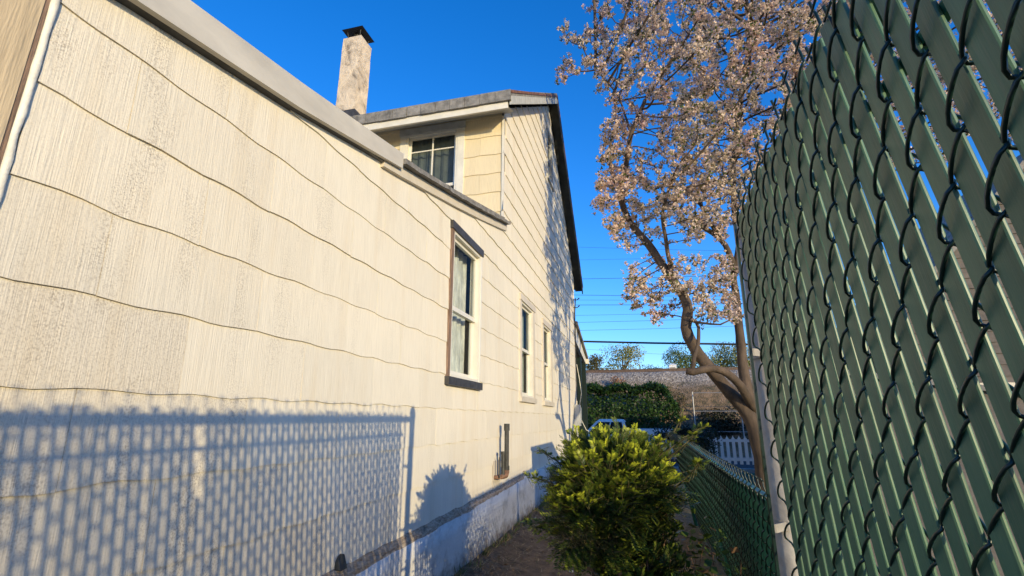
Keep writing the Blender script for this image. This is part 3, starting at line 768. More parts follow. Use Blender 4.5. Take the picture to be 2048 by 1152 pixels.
# low fence going on beyond the post
low = thing('chain_link_fence', 'low green chain-link fence with slats beside the yew bush', 'fence', (.45, 4.0, 0))
LY0, LY1 = 1.44, 7.05
l_top = lambda y: 1.105 - .012*math.sin((y-1.4)*1.3)
l_x = lambda y: .305 + .02*math.sin((y-1.4)*.9)
l_lean = lambda y: .16 + .10*min(1, (y-1.4)/3)
fence_panel(low, LY0, LY1, l_top, l_x, l_lean, 1.10, M['chain_green'], M['slat_low'], .0024, seed=8)
rl = MB(); rl.tube([(l_x(y)+.028, y, l_top(y)-.035) for y in np.linspace(1.38, 7.05, 24)], .017, 10); rl.build('top_rail', M['rail_green'], low, smooth=True)
for y in (4.2, 7.08):
    pst = MB(); pst.tube([(l_x(y)+.26, y, -.1), (l_x(y)+.05, y, 1.10)], .022, 10); pst.build('post', M['rail_green'], low, smooth=True)

# ------------------------------------------------------------------ foliage generators
def leaf_quad(mb, p, d, nrm, L, W, col, fold=0.0):
    d = d.normalized(); s = d.cross(nrm)
    if s.length < 1e-5: s = d.orthogonal()
    s.normalize(); q = p + d*L
    mb.face([p, p + d*L*.5 + s*W*.5, q, p + d*L*.5 - s*W*.5], col)
def rvec(rg_):
    while True:
        v = Vector((rg_.uniform(-1, 1), rg_.uniform(-1, 1), rg_.uniform(-1, 1)))
        if .05 < v.length < 1: return v.normalized()

# yew bush
rg_ = random.Random(21)
bush = thing('yew_bush', 'yellow-green yew bush growing over the dirt path against the low fence', 'bush', (-.12, 2.55, 0))
BL = [((-.165, 2.55, 1.00), (.265, .36, .20), 1250, 1.0), ((-.25, 2.44, .86), (.19, .26, .17), 480, .95), ((-.05, 2.66, .95), (.12, .28, .18), 480, 1.0),
      ((-.10, 2.58, .48), (.185, .30, .42), 1000, .16), ((-.31, 2.66, .95), (.15, .22, .14), 320, .8), ((-.03, 2.52, .55), (.13, .20, .32), 480, .2)]
fo = MB(); tw = MB()
def sprig(p, d, L, young, rg_, dense=9):
    d = d.normalized(); nrm = (Vector((0, 0, 1)) + rvec(rg_)*.5); s = d.cross(nrm).normalized(); nrm = s.cross(d)
    sag = Vector((0, 0, -1))*L*.18
    for k in range(dense):
        t_ = (k+.6)/dense; c = p + d*L*t_ + sag*t_*t_
        for sg in (-1, 1):
            y_ = young*max(0, min(1, (t_-.25)*1.8))*rg_.uniform(.6, 1.1); y_ = min(1, y_)
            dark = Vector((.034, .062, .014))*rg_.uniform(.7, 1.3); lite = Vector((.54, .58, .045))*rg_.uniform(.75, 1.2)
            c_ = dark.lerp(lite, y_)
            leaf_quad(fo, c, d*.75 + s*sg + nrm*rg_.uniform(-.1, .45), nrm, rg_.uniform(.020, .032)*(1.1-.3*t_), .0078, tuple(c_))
    leaf_quad(fo, p+d*L*.9+sag, d, nrm, .018, .005, tuple(Vector((.26, .28, .03))*(.3+.7*young)))
    tw.tube([p - d*.05, p + d*L*.5 + sag*.25, p + d*L + sag], [.0014, .0011, .0007], 3, False)
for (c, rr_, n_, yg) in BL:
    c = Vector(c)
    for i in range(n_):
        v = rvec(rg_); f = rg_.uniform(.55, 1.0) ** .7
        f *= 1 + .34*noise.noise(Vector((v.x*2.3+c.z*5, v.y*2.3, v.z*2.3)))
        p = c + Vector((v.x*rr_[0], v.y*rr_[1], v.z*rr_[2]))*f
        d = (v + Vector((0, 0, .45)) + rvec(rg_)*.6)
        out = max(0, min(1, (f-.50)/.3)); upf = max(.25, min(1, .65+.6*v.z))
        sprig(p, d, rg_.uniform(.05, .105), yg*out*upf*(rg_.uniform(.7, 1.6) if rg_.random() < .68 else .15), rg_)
# long shoots reaching out of the mound
for (a, b_, c_) in (((.0, 2.6, 1.15), (.13, 2.62, 1.24), (.175, 2.65, 1.315)), ((.05, 2.55, 1.13), (.2, 2.5, 1.235), (.25, 2.46, 1.265)), ((.05, 2.45, 1.10), (.17, 2.38, 1.20), (.21, 2.33, 1.245)),
                    ((-.35, 2.5, 1.05), (-.47, 2.5, 1.12), (-.52, 2.5, 1.15)), ((-.36, 2.45, .95), (-.48, 2.42, 1.02), (-.56, 2.4, 1.03)), ((-.2, 2.6, 1.1), (-.30, 2.62, 1.18), (-.38, 2.62, 1.22)),
                    ((.08, 2.3, 1.0), (.17, 2.2, 1.10), (.20, 2.15, 1.14)), ((-.33, 2.3, .82), (-.45, 2.3, .86), (-.53, 2.25, .86)), ((.0, 2.45, 1.1), (.03, 2.42, 1.17), (.05, 2.4, 1.20)), ((-.42, 2.55, .78), (-.5, 2.5, .79), (-.56, 2.5, .80))):
    a, b_, c_ = Vector(a), Vector(b_), Vector(c_)
    tw.tube([a, b_, c_], [.005, .003, .0015], 5, False)
    for k in range(13):
        t_ = k/12; p = a.lerp(b_, t_*2) if t_ < .5 else b_.lerp(c_, t_*2-1)
        sprig(p, (c_-a).normalized() + rvec(rg_)*.75, rg_.uniform(.02, .042), .9*t_, rg_, 5)
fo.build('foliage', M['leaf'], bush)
st = MB()
for i in range(16):
    an = rg_.uniform(0, 6.28); rr_ = rg_.uniform(.02, .16); e = Vector((-.08+.18*math.cos(an)*rg_.uniform(.4, 1), 2.62+.20*math.sin(an)*rg_.uniform(.4, 1), rg_.uniform(.7, 1.0)))
    b0 = Vector((.0+rr_*.4*math.cos(an), 2.6+rr_*.5*math.sin(an), -.02)); mid_ = b0.lerp(e, .5) + rvec(rg_)*.05
    st.tube([b0, b0.lerp(mid_, .5)+rvec(rg_)*.015, mid_, e], [.016, .013, .009, .004], 6, False)
st.build('stem', M['twig'], bush, smooth=True)
tw.build('shoots', M['shoot'], bush)

# broad-leaved weeds at the foot of the bush
weed = MB(); wst = MB()
for i in range(1300):
    p = Vector((rg_.uniform(-.36, .14), rg_.uniform(1.95, 2.5), 0)); p.z = rg_.uniform(.12, .74)
    if i > 420: p = Vector((rg_.uniform(-.02, .34), rg_.uniform(2.25, 3.3), rg_.random()**.8*(.78-.25*abs(rg_.gauss(0, .6)))))
    if p.x > .1 and rg_.random() < .3: p.z += .12
    d = rvec(rg_); d.z = abs(d.z)*.4; L = rg_.uniform(.025, .055)
    br_ = rg_.random(); c_ = (.05+.05*br_, .085+.06*br_, .02) if rg_.random() < .86 else (.22, .13, .07)
    leaf_quad(weed, p, d, rvec(rg_)+Vector((0, 0, 1.2)), L, L*.75, c_)
for i in range(26):
    p = Vector((rg_.uniform(-.30, .14), rg_.uniform(2.0, 2.5), 0)); wst.tube([p, p+Vector((rg_.uniform(-.05, .05), rg_.uniform(-.05, .05), .35)), p+Vector((rg_.uniform(-.12, .12), rg_.uniform(-.1, .1), rg_.uniform(.55, .75)))], [.003, .0025, .0012], 4, False)
for i in range(30):
    p = Vector((rg_.uniform(.0, .30), rg_.uniform(2.3, 3.2), 0)); wst.tube([p, p+Vector((rg_.uniform(-.05, .05), rg_.uniform(-.05, .05), .3)), p+Vector((rg_.uniform(-.1, .1), rg_.uniform(-.1, .1), rg_.uniform(.5, .75)))], [.003, .0025, .0012], 4, False)
wroot = thing('weed_clump', 'tangle of dark broad-leaved weeds between the yew bush and low fence', 'weeds', (.1, 2.5, 0))
weed.build('leaves', M['leaf'], wroot); wst.build('stems', M['twig'], wroot)

# dry straw and litter along the wall
lt = MB()
for i in range(4200):
    y = 2.6 + 9*rg_.random()**1.5; x = -1.55 + abs(rg_.gauss(0, .26)) if rg_.random() < .75 else rg_.uniform(-1.5, -.3)
    a = rg_.uniform(0, 6.28); L = rg_.uniform(.02, .12); z = gz(x, y)+.006
    d = Vector((math.cos(a)*.6, math.sin(a), rg_.uniform(-.05, .25))); s_ = Vector((-d.y, d.x, 0)).normalized()*.0026
    p = Vector((x, y, z)); br_ = rg_.uniform(.5, 1.25)
    c_ = (.40*br_, .29*br_, .16*br_) if rg_.random() < .8 else (.07, .09, .03)
    lt.face([p-s_, p+s_, p+d*L+s_*.4, p+d*L-s_*.4], c_)
for i in range(700):
    y = 2.8 + 8.5*rg_.random()**1.3; x = -1.50 + abs(rg_.gauss(0, .35)); a = rg_.uniform(0, 6.28)
    br_ = rg_.uniform(.5, 1.2); d = Vector((math.cos(a), math.sin(a), rg_.uniform(-.1, .4)))
    leaf_quad(lt, Vector((x, y, gz(x, y)+.008)), d, Vector((rg_.uniform(-.4, .4), rg_.uniform(-.4, .4), 1)), rg_.uniform(.02, .05), rg_.uniform(.012, .03), (.20*br_, .12*br_, .06*br_))
lt.build('straw_litter', M['straw'], kind='stuff', label='dry straw and dead grass littering the dirt path', category='straw')
# weeds rooted along the foundation
wd = MB()
for i in range(130):
    y = 2.9 + 8.2*rg_.random(); x = FX + .02 + abs(rg_.gauss(0, .05)); n_ = rg_.randint(4, 10)
    for k in range(n_):
        d = Vector((rg_.uniform(-.2, .8), rg_.uniform(-.7, .7), rg_.uniform(.5, 1.3))); L = rg_.uniform(.03, .10); br_ = rg_.uniform(.6, 1.3)
        c_ = (.10*br_, .13*br_, .035*br_) if rg_.random() < .55 else (.32*br_, .24*br_, .12*br_)
        leaf_quad(wd, Vector((x+rg_.uniform(-.01, .02), y+rg_.uniform(-.03, .03), gz(x, y)-.004)), d, rvec(rg_), L, .007, c_)
wd.build('wall_weeds', M['straw'], kind='stuff', label='small weeds and dry grass along the base of the foundation', category='weeds')
# pale stones on the path
for i, (x, y, s_) in enumerate(((-.72, 4.75, .022), (-1.44, 6.6, .02), (-1.30, 9.0, .03))):
    pb = MB(); c = Vector((x, y, gz(x, y)+s_*.3)); rings = []
    for a in np.linspace(-1.3, 1.3, 5): rings.append([c + Vector((math.cos(b2)*math.cos(a)*s_*(1+.2*noise.noise(Vector((b2, a, i)))), math.sin(b2)*math.cos(a)*s_*1.3, math.sin(a)*s_*.6)) for b2 in np.linspace(0, 2*math.pi, 9)[:-1]])
    for A, B in zip(rings[:-1], rings[1:]):
        for k in range(8): pb.face([A[k], A[(k+1) % 8], B[(k+1) % 8], B[k]])
    tag(pb.build('pebble', M['concrete'], smooth=True), ['pale pebble on the path nearest the camera', 'pale pebble on the path halfway along the wall', 'pale pebble far along the path by the foundation'][i], 'pebble', 'pebbles on the path')

# ------------------------------------------------------------------ flowering dogwood
TY = 7.6
tree = thing('dogwood_tree', 'flowering dogwood with pinkish white blossoms and leaning brown trunk', 'tree', (1.5, TY, -.05))
def P3(px, py, dy=0): return onY(px, py, TY+dy)
limbs = [  # (list of (px, py, dY), start radius, end radius)
    ([(1536, 1010, .0), (1520, 900, .0), (1497, 830, .0), (1450, 775, -.05), (1410, 725, -.1), (1385, 690, -.1), (1372, 655, -.1), (1376, 620, -.1), (1366, 590, -.05), (1345, 560, 0), (1318, 520, .05), (1290, 480, .1), (1258, 440, .1), (1240, 385, .05), (1252, 330, .0), (1262, 270, -.1), (1290, 200, -.2)], .125, .03),
    ([(1512, 860, .1), (1495, 790, .25), (1482, 700, .35), (1475, 620, .4), (1468, 560, .45), (1466, 530, .4), (1450, 490, .35), (1425, 465, .3), (1395, 450, .2)], .10, .035),
    ([(1470, 545, .42), (1480, 490, .5), (1470, 430, .55), (1467, 340, .6), (1475, 250, .6), (1490, 150, .5), (1500, 40, .4)], .06, .03),
    ([(1508, 820, .0), (1480, 770, -.3), (1445, 742, -.45), (1415, 738, -.5), (1385, 745, -.55), (1372, 742, -.55)], .07, .045),
    ([(1384, 742, -.52), (1388, 715, -.45), (1396, 690, -.35), (1398, 655, -.2), (1390, 640, -.1)], .03, .022),
    ([(1345, 560, .0), (1338, 520, -.1), (1330, 470, -.2), (1325, 420, -.35), (1345, 360, -.5)], .04, .02),
    ([(1440, 478, .33), (1420, 445, .5), (1400, 410, .7), (1370, 380, .8)], .04, .018),
    ([(1375, 640, -.1), (1400, 645, -.3), (1440, 650, -.4), (1460, 640, -.45)], .022, .01),
    ([(1512, 840, .2), (1560, 700, .5), (1600, 560, .9), (1640, 400, 1.2), (1680, 250, 1.2), (1720, 120, 1.0)], .09, .03),
    ([(1240, 385, .05), (1225, 350, .2), (1220, 300, .3), (1232, 240, .4), (1225, 190, .5)], .025, .012),
    ([(1262, 270, -.1), (1240, 200, -.1), (1215, 165, -.1), (1190, 140, -.1)], .02, .010),
]
nodes = []; parent = []; fixr = []; main_n = 0
tk = MB()
for li, (pl, ra, rb_) in enumerate(limbs):
    P_ = [P3(*q) for q in pl]
    if li == 0: P_ = [Vector((P_[0].x+.03, P_[0].y, gz(P_[0].x, TY)-.15))] + P_
    # resample with a little wobble
    out = []
    for i in range(len(P_)-1):
        a, b_ = P_[i], P_[i+1]; p0 = P_[max(0, i-1)]; p3 = P_[min(len(P_)-1, i+2)]
        k = max(1, int((b_-a).length/.10))
        for j in range(k):
            t_ = j/k; q = .5*((2*a) + (b_-p0)*t_ + (2*p0-5*a+4*b_-p3)*t_*t_ + (-p0+3*a-3*b_+p3)*t_**3)
            out.append(q + Vector((noise.noise(q*4), noise.noise(q*4+Vector((9, 0, 0))), noise.noise(q*4+Vector((0, 9, 0)))))*.012)
    out.append(P_[-1])
    n_ = len(out); rad = [(ra+(rb_-ra)*(i/(n_-1))**.8)*(1+.10*noise.noise(out[i]*6)) for i in range(n_)]
    tk.tube(out, rad, 10)
    for i, q in enumerate(out):
        if li == 0 and i < n_*.45: continue
        if li in (1, 8) and i < n_*.35: continue
        if li in (3, 4): continue
        nodes.append(q); parent.append(-1 if i == 0 else -2); fixr.append(rad[i])
tk.build('trunk', M['bark'], tree, smooth=True)
# crown volume: ellipsoids in the plane of the tree (px centre, px radii), depth radius, count
blobs = [(1480, 130, 300, 220, 1.5, 760), (1170, 110, 60, 95, .5, 34), (1250, 100, 90, 130, .9, 90), (1256, 400, 72, 105, .7, 160), (1385, 400, 110, 95, 1.0, 240),
         (1285, 575, 50, 50, .4, 60), (1385, 560, 90, 55, .6, 110), (1430, 290, 130, 120, 1.3, 200), (1480, -170, 430, 260, 2.0, 420), (1850, 100, 280, 260, 1.6, 260),
         (1330, 620, 60, 28, .4, 30), (1130, 165, 30, 28, .3, 8), (1430, 610, 40, 40, .4, 34), (1230, 290, 50, 60, .5, 50)]
att = []
rg_ = random.Random(4)
for (cx_, cy_, rx_, ry_, dd, n_) in blobs:
    for i in range(int(n_*1.7)):
        while True:
            a, b_, c_ = rg_.uniform(-1, 1), rg_.uniform(-1, 1), rg_.uniform(-1, 1)
            if a*a+b_*b_+c_*c_ < 1: break
        p = P3(cx_+a*rx_, cy_+b_*ry_, c_*dd)
        if noise.noise(p*1.1) > .44: continue          # holes in the crown
        att.append(p)
att = np.array([tuple(p) for p in att])
N = np.array([tuple(p) for p in nodes]); par = list(parent)
# index of previous node along the limb
for i in range(len(par)):
    if par[i] == -2: par[i] = i-1
STEP, KILL = .14, .17
alive = np.ones(len(att), bool)
dmin = np.full(len(att), 1e9); near = np.zeros(len(att), int)
def upd(start):
    global dmin, near
    for s_ in range(start, len(N), 200):
        D = np.linalg.norm(att[:, None, :] - N[None, s_:s_+200, :], axis=2)
        k = D.argmin(1); d = D[np.arange(len(att)), k]; b_ = d < dmin
        dmin[b_] = d[b_]; near[b_] = k[b_]+s_
upd(0)
for it in range(70):
    alive &= dmin > KILL
    if not alive.any(): break
    idx = np.nonzero(alive)[0]; grow = {}
    for i in idx: grow.setdefault(near[i], []).append(i)
    new = []
    for k, lst in grow.items():
        v = (att[lst] - N[k]); v /= np.linalg.norm(v, axis=1)[:, None]; d = v.sum(0) + np.random.normal(0, .25, 3); d[2] += .05*len(lst)
        L = np.linalg.norm(d)
        if L < 1e-6: continue
        new.append(N[k] + d/L*STEP); par.append(int(k))
    if not new: break
    st_ = len(N); N = np.vstack([N, np.array(new)]); upd(st_)
    if len(N) > 9000: break
nlimb = len(nodes); kids = [[] for _ in range(len(N))]
for i in range(nlimb, len(N)): kids[par[i]].append(i)
cnt = np.ones(len(N))
for i in range(len(N)-1, nlimb-1, -1): cnt[par[i]] += cnt[i]
brn = MB()
def rad_of(i): return min(.028, .0038*cnt[i]**.46)
seen = set()
for i in range(nlimb, len(N)):
    if i in seen: continue
    chain = [par[i], i]; seen.add(i); c = i
    while kids[c]:
        c = max(kids[c], key=lambda q: cnt[q])
        chain.append(c); seen.add(c)
    pts = [Vector(N[q]) for q in chain]
    for k in range(1, len(pts)-1): pts[k] = (pts[k-1]+pts[k]*2+pts[k+1])/4
    brn.tube(pts, [rad_of(chain[1])] + [rad_of(q) for q in chain[1:]], 5, False)
brn.build('branches', M['bark'], tree, smooth=True)
cr_ = MB()
def flower(p, d, s_, col):
    d = d.normalized(); a = d.orthogonal().normalized(); b_ = d.cross(a)
    an = rg_.uniform(0, 1.57); a, b_ = a*math.cos(an)+b_*math.sin(an), b_*math.cos(an)-a*math.sin(an)
    tip = d*s_*.35
    cr_.face([p, p+(a+b_)*s_*.45+tip*.6, p+a*s_+tip, p+(a-b_)*s_*.45+tip*.6], col)
    cr_.face([p, p+(-a-b_)*s_*.45+tip*.6, p-a*s_+tip, p+(-a+b_)*s_*.45+tip*.6], col)
    cr_.face([p, p+(b_-a)*s_*.42+tip*.5, p+b_*s_+tip, p+(b_+a)*s_*.42+tip*.5], col)
for i in range(nlimb, len(N)):
    if cnt[i] > 5: continue
    p = Vector(N[i]); q = Vector(N[par[i]])
    nb = rg_.randint(42, 66) if cnt[i] <= 2 else rg_.randint(16, 30)
    tone = rg_.random(); pink = noise.noise(p*1.3)*.5+.5 + rg_.uniform(-.2, .2)
    for k in range(nb):
        if k % 7 == 0: cc = q.lerp(p, rg_.random()) + rvec(rg_)*rg_.uniform(.01, .13)
        c = cc + rvec(rg_)*rg_.uniform(.01, .055)
        br_ = rg_.uniform(.75, 1.15)
        w_ = Vector((.82, .70, .56)); pk = Vector((.76, .53, .48)); col = w_.lerp(pk, max(0, min(1, pink*1.1-.2)))*br_
        if rg_.random() < .17: col = Vector((.12, .15, .04))*br_
        flower(c, Vector((rg_.uniform(-.8, .8), rg_.uniform(-.8, .8), rg_.uniform(.1, 1.2))), rg_.uniform(.018, .036), tuple(col))
cr_.build('crown', M['blossom'], tree)
print('tree nodes', len(N), 'blossom faces', len(cr_.f))

# ------------------------------------------------------------------ background planting
def leaf_mass(mb, pts_fn, n_, size, cols, rg_):
    for i in range(n_):
        p, nn = pts_fn(); d = (rvec(rg_) + nn*.3); c = cols[rg_.randrange(len(cols))]; k = rg_.uniform(.7, 1.25)
        leaf_quad(mb, p, d, (nn + rvec(rg_)*.7), size*rg_.uniform(.6, 1.3), size*rg_.uniform(.4, .7), (c[0]*k, c[1]*k, c[2]*k))
rg_ = random.Random(9)
hed = MB()
def hp():
    x = rg_.uniform(-9, 1.55); zt = 2.9 + .22*noise.noise(Vector((x*1.3, 0, 0))) + .1*noise.noise(Vector((x*4, 3, 0)))
    zt *= (1 if x < 1.0 else 1-.35*(x-1.0)/.55)
    if rg_.random() < .35: return Vector((x, rg_.uniform(25.2, 26.6), zt+rg_.uniform(-.25, .05))), Vector((0, -.2, 1))
    z = rg_.uniform(-.4, zt); b_ = .3*noise.noise(Vector((x*1.5, z*1.5, 0)))
    return Vector((x, 25.2 + .5*max(0, z-1.8)/1.2 + b_ + rg_.uniform(0, .35), z)), Vector((0, -1, .3))
leaf_mass(hed, hp, 26000, .15, [(.036, .078, .016), (.05, .105, .02), (.022, .052, .011)], rg_)
hd = thing('clipped_hedge', 'dense dark green hedge at the foot of the railway embankment', 'hedge', (-3, 25.8, -.3))
hed.build('foliage', M['leaf'], hd)
hs_ = MB()
for x in np.arange(-8.6, 1.3, .8): hs_.tube([(x, 26, -.4), (x+.1, 26, 1.4), (x-.1, 26.1, 2.4)], [.06, .04, .02], 6)
hs_.build('stem', M['bark'], hd)
def shrub(name, label, cat, c, r, n_, size, cols, group=None, trunk_h=None):
    root = thing(name, label, cat, (c[0], c[1], c[2]-r[2]), group); mb = MB(); c = Vector(c)
    lob = [(c + Vector((rg_.uniform(-.6, .6)*r[0], rg_.uniform(-.5, .5)*r[1], rg_.uniform(-.6, .7)*r[2])), rg_.uniform(.36, .62)) for _ in range(12)]
    def fn():
        q, s_ = lob[rg_.randrange(len(lob))]; v = rvec(rg_); f = rg_.uniform(.5, 1.0)
        return q + Vector((v.x*r[0]*s_, v.y*r[1]*s_, v.z*r[2]*s_))*f, v
    leaf_mass(mb, fn, n_, size, cols, rg_)
    mb.build('crown' if cat == 'tree' else 'foliage', M['leaf'], root)
    tb = MB(); base = Vector((c.x, c.y, c.z-r[2]-(trunk_h or .3)))
    tb.tube([base, base.lerp(c, .5)+Vector((.05, 0, 0)), c], [r[0]*.06+.02, r[0]*.045, r[0]*.02], 7)
    for q, s_ in lob[:8]: tb.tube([base.lerp(c, .55), base.lerp(c, .7).lerp(q, .5), q], [r[0]*.03, r[0]*.02, .008], 5)
    tb.build('trunk' if cat == 'tree' else 'stem', M['bark'], root, smooth=True)
    return root
SPR = [(.28, .29, .07), (.37, .34, .09), (.20, .22, .06), (.40, .35, .13)]
GRN = [(.09, .14, .04), (.14, .20, .055), (.20, .23, .07)]
g = 'trees beyond the embankment'
shrub('spring_tree', 'airy yellow-green tree beyond the embankment, standing apart near the house', 'tree', onY(1245, 722, 37), (1.6, 1.2, 1.35), 3400, .13, SPR, g, .8)
shrub('spring_tree', 'low olive-brown tree beyond the embankment right beside the house corner', 'tree', onY(1192, 735, 36), (1.1, 1.0, .85), 2200, .13, [(.13, .10, .045), (.16, .15, .05), (.10, .10, .04)], g, .8)
shrub('spring_tree', 'dark green tree beyond the embankment behind the leaning trunk', 'tree', onY(1372, 722, 36), (1.55, 1.2, 1.25), 4200, .12, GRN, g, .8)
shrub('spring_tree', 'wide pale green tree beyond the embankment to the right of the leaning trunk', 'tree', onY(1440, 715, 38), (1.7, 1.2, 1.25), 3600, .13, SPR, g, .8)
shrub('spring_tree', 'pale green tree beyond the embankment touching the tall fence post', 'tree', onY(1500, 715, 37), (1.3, 1.2, 1.2), 2400, .13, SPR, g, .8)
shrub('spring_tree', 'thin low green tree beyond the embankment under the heavy cable', 'tree', onY(1312, 744, 39), (1.3, .9, .5), 1300, .12, GRN, g, .8)
shrub('dry_shrub', 'rusty brown dry shrub on the embankment above the hedge', 'shrub', onY(1238, 768, 28.3), (.55, .4, .42), 420, .11, [(.30, .15, .08), (.36, .20, .11)])
shrub('dry_shrub', 'tan dry brush right of the hedge on the embankment slope', 'shrub', onY(1352, 805, 26.2), (.55, .4, .75), 700, .10, [(.22, .14, .07), (.15, .12, .05), (.08, .09, .03)])
shrub('dark_shrub', 'dark vine-covered brush behind the wire fence at right', 'shrub', onY(1455, 850, 25.8), (1.5, .5, .8), 2600, .12, [(.03, .035, .02), (.05, .045, .025), (.02, .03, .012)])
shrub('dark_shrub', 'dark leafy shrub at the left end of the white picket fence', 'shrub', onY(1408, 890, 15.2), (.42, .4, .38), 1100, .07, [(.02, .035, .012), (.03, .03, .015)])
shrub('dark_shrub', 'dark brush at the roadside between truck and picket fence', 'shrub', onY(1370, 868, 20.5), (1.3, .5, .35), 1600, .10, [(.015, .02, .01), (.03, .03, .015)])
# wire fence at the foot of the embankment
wf = thing('railway_fence', 'thin galvanized wire fence along the foot of the embankment', 'fence', (3, 25, -.3))
for x in (2.2, 4.25, 6.3):
    MB().tube([(x, 25.0, -.4), (x, 25.0, 2.55)], .028, 8).build('post', M['steel_wire'], wf)
for zz in (2.5, 1.66, .75): MB().tube([(x, 25.0, zz) for x in np.linspace(2.2, 9, 8)], .014, 6).build('rail', M['steel_wire'], wf)
# picket fence
pf = thing('picket_fence', 'white wooden picket fence across the neighbouring yard', 'fence', (3.2, 16, -.2))
pk = MB(); pk.prism([(0, .05), (.085, .05), (.085, .76), (.055, .80), (.0425, .845), (.03, .80), (0, .76)], 'y', 16.0, 16.022); pkm = pk.mesh('picket')
pkm.materials.append(M['picket'])
for i in range(22):
    o = obj('picket', pkm, None, pf); o.location.x += 1.72 + i*.163
    o.rotation_euler.y = 0
for zz in (.66, .14): MB().box(1.70, 5.3, 16.026, 16.06, zz, zz+.075).build('rail', M['picket'], pf)
for x in (1.74, 3.5, 5.2): MB().box(x, x+.09, 16.062, 16.15, -.4, .78).build('post', M['picket'], pf)

# white pickup truck on the road
tr = thing('pickup_truck', 'white pickup truck parked beyond the bush in shade', 'truck', (-1.4, 22.9, -.43))
g0 = -.47; ty0, ty1 = 22.0, 23.8
body = MB()
low_p = [(-4.15, g0+.42), (-4.2, g0+.75), (-4.0, g0+.98), (-2.75, g0+1.08), (-.72, g0+1.08), (-.70, g0+1.36), (1.12, g0+1.36), (1.14, g0+.45), (.62, g0+.40), (-.30, g0+.40), (-2.75, g0+.40), (-3.65, g0+.40)]
body.prism(low_p, 'y', ty0, ty1); bo_ = body.build('body', M['car_paint'], tr)
cab = MB(); tpz = g0+1.76
def cabring(z, x0, x1, ins): return [(x0, ty0+ins, z), (x1, ty0+ins, z), (x1, ty1-ins, z), (x0, ty1-ins, z)]
r_a = cabring(g0+1.082, -2.70, -.76, .02); r_b = cabring(g0+1.68, -2.08, -.90, .15); r_c = cabring(tpz, -1.95, -.98, .24)
for A, B in ((r_a, r_b), (r_b, r_c)):
    for k in range(4): cab.face([A[k], A[(k+1) % 4], B[(k+1) % 4], B[k]])
cab.face(r_c); cb_ = cab.build('cab', M['car_paint'], tr)
def pane_on(A, B, k, u0_, u1_, v0, v1, off):
    a, b_, c, d = Vector(A[k]), Vector(A[(k+1) % 4]), Vector(B[(k+1) % 4]), Vector(B[k])
    n_ = (b_-a).cross(d-a).normalized()*off
    f = lambda u_, v_: (a.lerp(b_, u_)).lerp(d.lerp(c, u_), v_) + n_
    return MB().face([f(u0_, v0), f(u1_, v0), f(u1_, v1), f(u0_, v1)])
pane_on(r_a, r_b, 0, .10, .50, .10, .93, .006).build('side_window', M['car_glass'], cb_)
pane_on(r_a, r_b, 0, .54, .90, .10, .93, .006).build('side_window', M['car_glass'], cb_)
pane_on(r_a, r_b, 1, .08, .92, .12, .93, .006).build('rear_window', M['car_glass'], cb_)
pane_on(r_a, r_b, 3, .06, .94, .08, .95, .006).build('windscreen', M['car_glass'], cb_)
for wx in (-3.3, .25):
    for wy in (ty0+.02, ty1-.22):
        wh = MB(); wh.tube([(wx, wy-.03, g0+.36), (wx, wy+.20, g0+.36)], .36, 20); wo = wh.build('wheel', M['tyre'], tr)
        MB().tube([(wx, wy-.045, g0+.36), (wx, wy-.031, g0+.36)], .20, 14).build('rim', M['steel_wire'], wo)
MB().box(1.13, 1.20, ty0+.1, ty1-.1, g0+.45, g0+.60).build('bumper', M['steel_wire'], tr)
MB().box(-2.25, -2.10, ty0-.16, ty0-.0, g0+1.12, g0+1.28).build('mirror', M['car_paint'], tr)
MB().box(1.141, 1.155, ty0+.05, ty0+.17, g0+.95, g0+1.25).build('tail_light', M['rust_metal'], tr)

# small white trackside cabinet
cbn = thing('trackside_cabinet', 'small white cabinet on top of the embankment between the trees', 'cabinet', (2.2, 33, 4))
c = onY(1346, 741, 33); MB().box(c.x-.22, c.x+.22, 32.8, 33.2, 3.98, 4.62).build('box', M['picket'], cbn)
MB().hexa([(c.x-.26, 32.76, 4.622), (c.x+.26, 32.76, 4.622), (c.x+.26, 33.24, 4.622), (c.x-.26, 33.24, 4.622), (c.x-.1, 32.9, 4.72), (c.x+.1, 32.9, 4.72), (c.x+.1, 33.1, 4.72), (c.x-.1, 33.1, 4.72)]).build('lid', M['picket'], cbn)
MB().box(c.x-.16, c.x+.16, 32.785, 32.799, 4.08, 4.5).build('door', M['galv'], cbn)

# cables
a = onY(1150, 682.5, 19.5); b_ = onY(1480, 688.5, 19.5)
d = (b_-a)
pts = [a - d*3 + Vector((0, 0, .5)), a - d, a, a + d*.5 - Vector((0, 0, .015)), b_, b_ + d, b_ + d*3 + Vector((0, 0, .5))]
tag(MB().tube(pts, .036, 8).build('heavy_cable', M['cable'], smooth=True), 'thick black bundled cable strung low across the sky', 'cable')
names = ['topmost', 'second from top', 'third from top', 'fourth from top', 'fifth from top', 'sixth from top', 'seventh from top', 'eighth from top', 'ninth from top', 'lowest']
for k, (ya, yb, Yd, rr_) in enumerate(((494, 502, 33, .010), (520, 512, 34, .009), (558, 550, 27, .014), (590, 592, 26, .014), (600, 599, 31, .010), (610, 607, 27, .016), (631, 622, 33, .011), (645, 635, 33, .013), (661, 652, 33, .013), (697, 716, 21, .006))):
    a = onY(1150, ya, Yd); b_ = onY(1480, yb, Yd); d = b_-a
    pts = [a - d*4, a - d*2, a, a.lerp(b_, .5) - Vector((0, 0, .03)), b_, b_ + d*2, b_ + d*4]
    tag(MB().tube(pts, rr_*.75, 6).build('overhead_wire', M['cable'], smooth=True), 'thin overhead wire against the sky, %s of the thin wires' % names[k], 'wire', 'overhead wires')

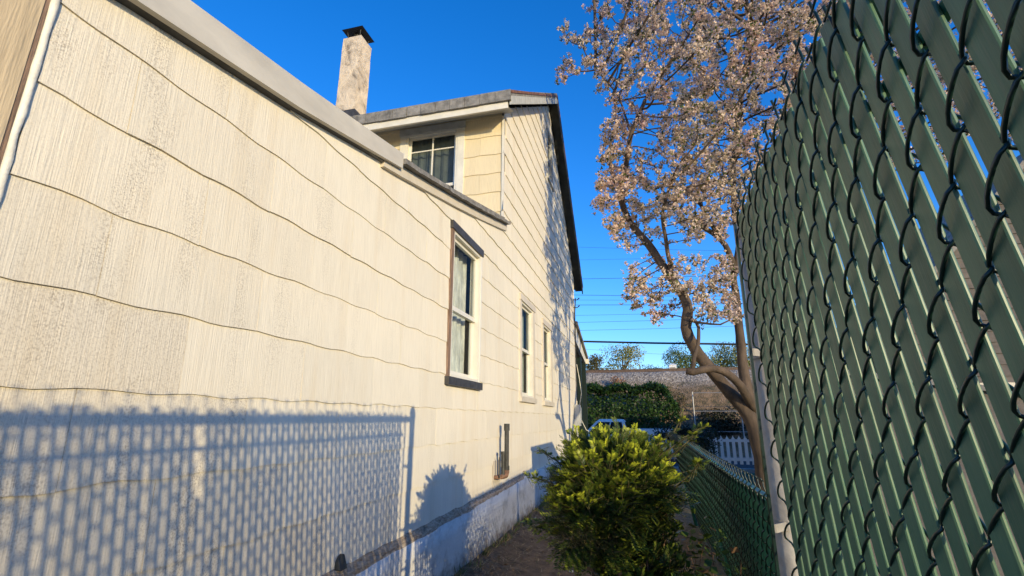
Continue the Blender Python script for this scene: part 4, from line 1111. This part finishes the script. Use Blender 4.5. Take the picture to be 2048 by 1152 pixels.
# ------------------------------------------------------------------ neighbour's yard (behind the tall fence), with added shade casters
nh = thing('grey_house', 'grey shingled gable house glimpsed through the tall fence slats', 'house', (7.1, 11.7, -.3))
HK = .8
def hk(p): return (p[0]*HK, H+(p[1]-H)*HK)
gp = [hk(p) for p in [(5.1, -.9), (12.6, -.9), (12.6, 3.0), (8.85, 7.1), (5.1, 3.0)]]
MB().prism(gp, 'y', 10.08, 13.4).build('wall', M['grey_shingle'], nh)
for i in range(40):
    z = gp[0][1] + i*.19
    xa, xb = (gp[0][0], gp[1][0]) if z < gp[4][1] else (gp[0][0]+(z-gp[4][1])*.915, gp[1][0]-(z-gp[4][1])*.915)
    if xb-xa < .2: break
    MB().hexa([(xa, 10.05, z), (xb, 10.05, z), (xb, 10.078, z), (xa, 10.078, z), (xa, 10.07, z+.186), (xb, 10.07, z+.186), (xb, 10.078, z+.186), (xa, 10.078, z+.186)]).build('shingle_course', M['grey_shingle'], nh)
for (s0, s1) in (((4.75, 2.62), (8.85, 7.14)), ((12.95, 2.62), (8.85, 7.14))):
    s0, s1 = hk(s0), hk(s1)
    MB().prism([s0, s1, (s1[0], s1[1]+.13), (s0[0], s0[1]+.13)], 'y', 9.85, 13.6).build('roof', M['roofing'], nh)
for (x, z) in ((5.2, .7), (6.7, 3.0)):
    wn_ = MB().box(x, x+.8, 10.01, 10.045, z, z+1.2).build('window', M['beige_trim'], nh)
    MB().box(x+.1, x+.7, 9.995, 10.008, z+.1, z+1.1).build('pane', M['glass_dark'], wn_)
MB().box(10.10, 17.0, 9.0, 15.0, -.6, 3.9).build('shade_wing_wall', M['grey_shingle'], nh)  # unseen wing, added so that its shadow falls on the embankment
MB().hexa([(9.95, 8.8, 3.9), (17.2, 8.8, 3.9), (17.2, 15.2, 3.9), (9.95, 15.2, 3.9), (11.4, 11, 4.5), (16, 11, 4.5), (16, 13, 4.5), (11.4, 13, 4.5)]).build('shade_wing_roof', M['roofing'], nh)
sd = thing('added_shed', 'unseen low grey shed added behind the tall fence as a shade caster', 'shed', (2.0, 4.9, 0))  # added out of sight to cast the shade on the far wall base
MB().prism([(1.42, 0), (2.7, 0), (2.7, 1.42), (1.42, 1.62)], 'y', 4.16, 5.75).build('wall', M['grey_shingle'], sd)
MB().prism([(1.38, 1.625), (2.8, 1.41), (2.8, 1.45), (1.38, 1.665)], 'y', 4.12, 5.8).build('roof', M['roofing'], sd)
MB().box(1.40, 1.418, 4.6, 5.3, .05, 1.45).build('door', M['beige_trim'], sd)
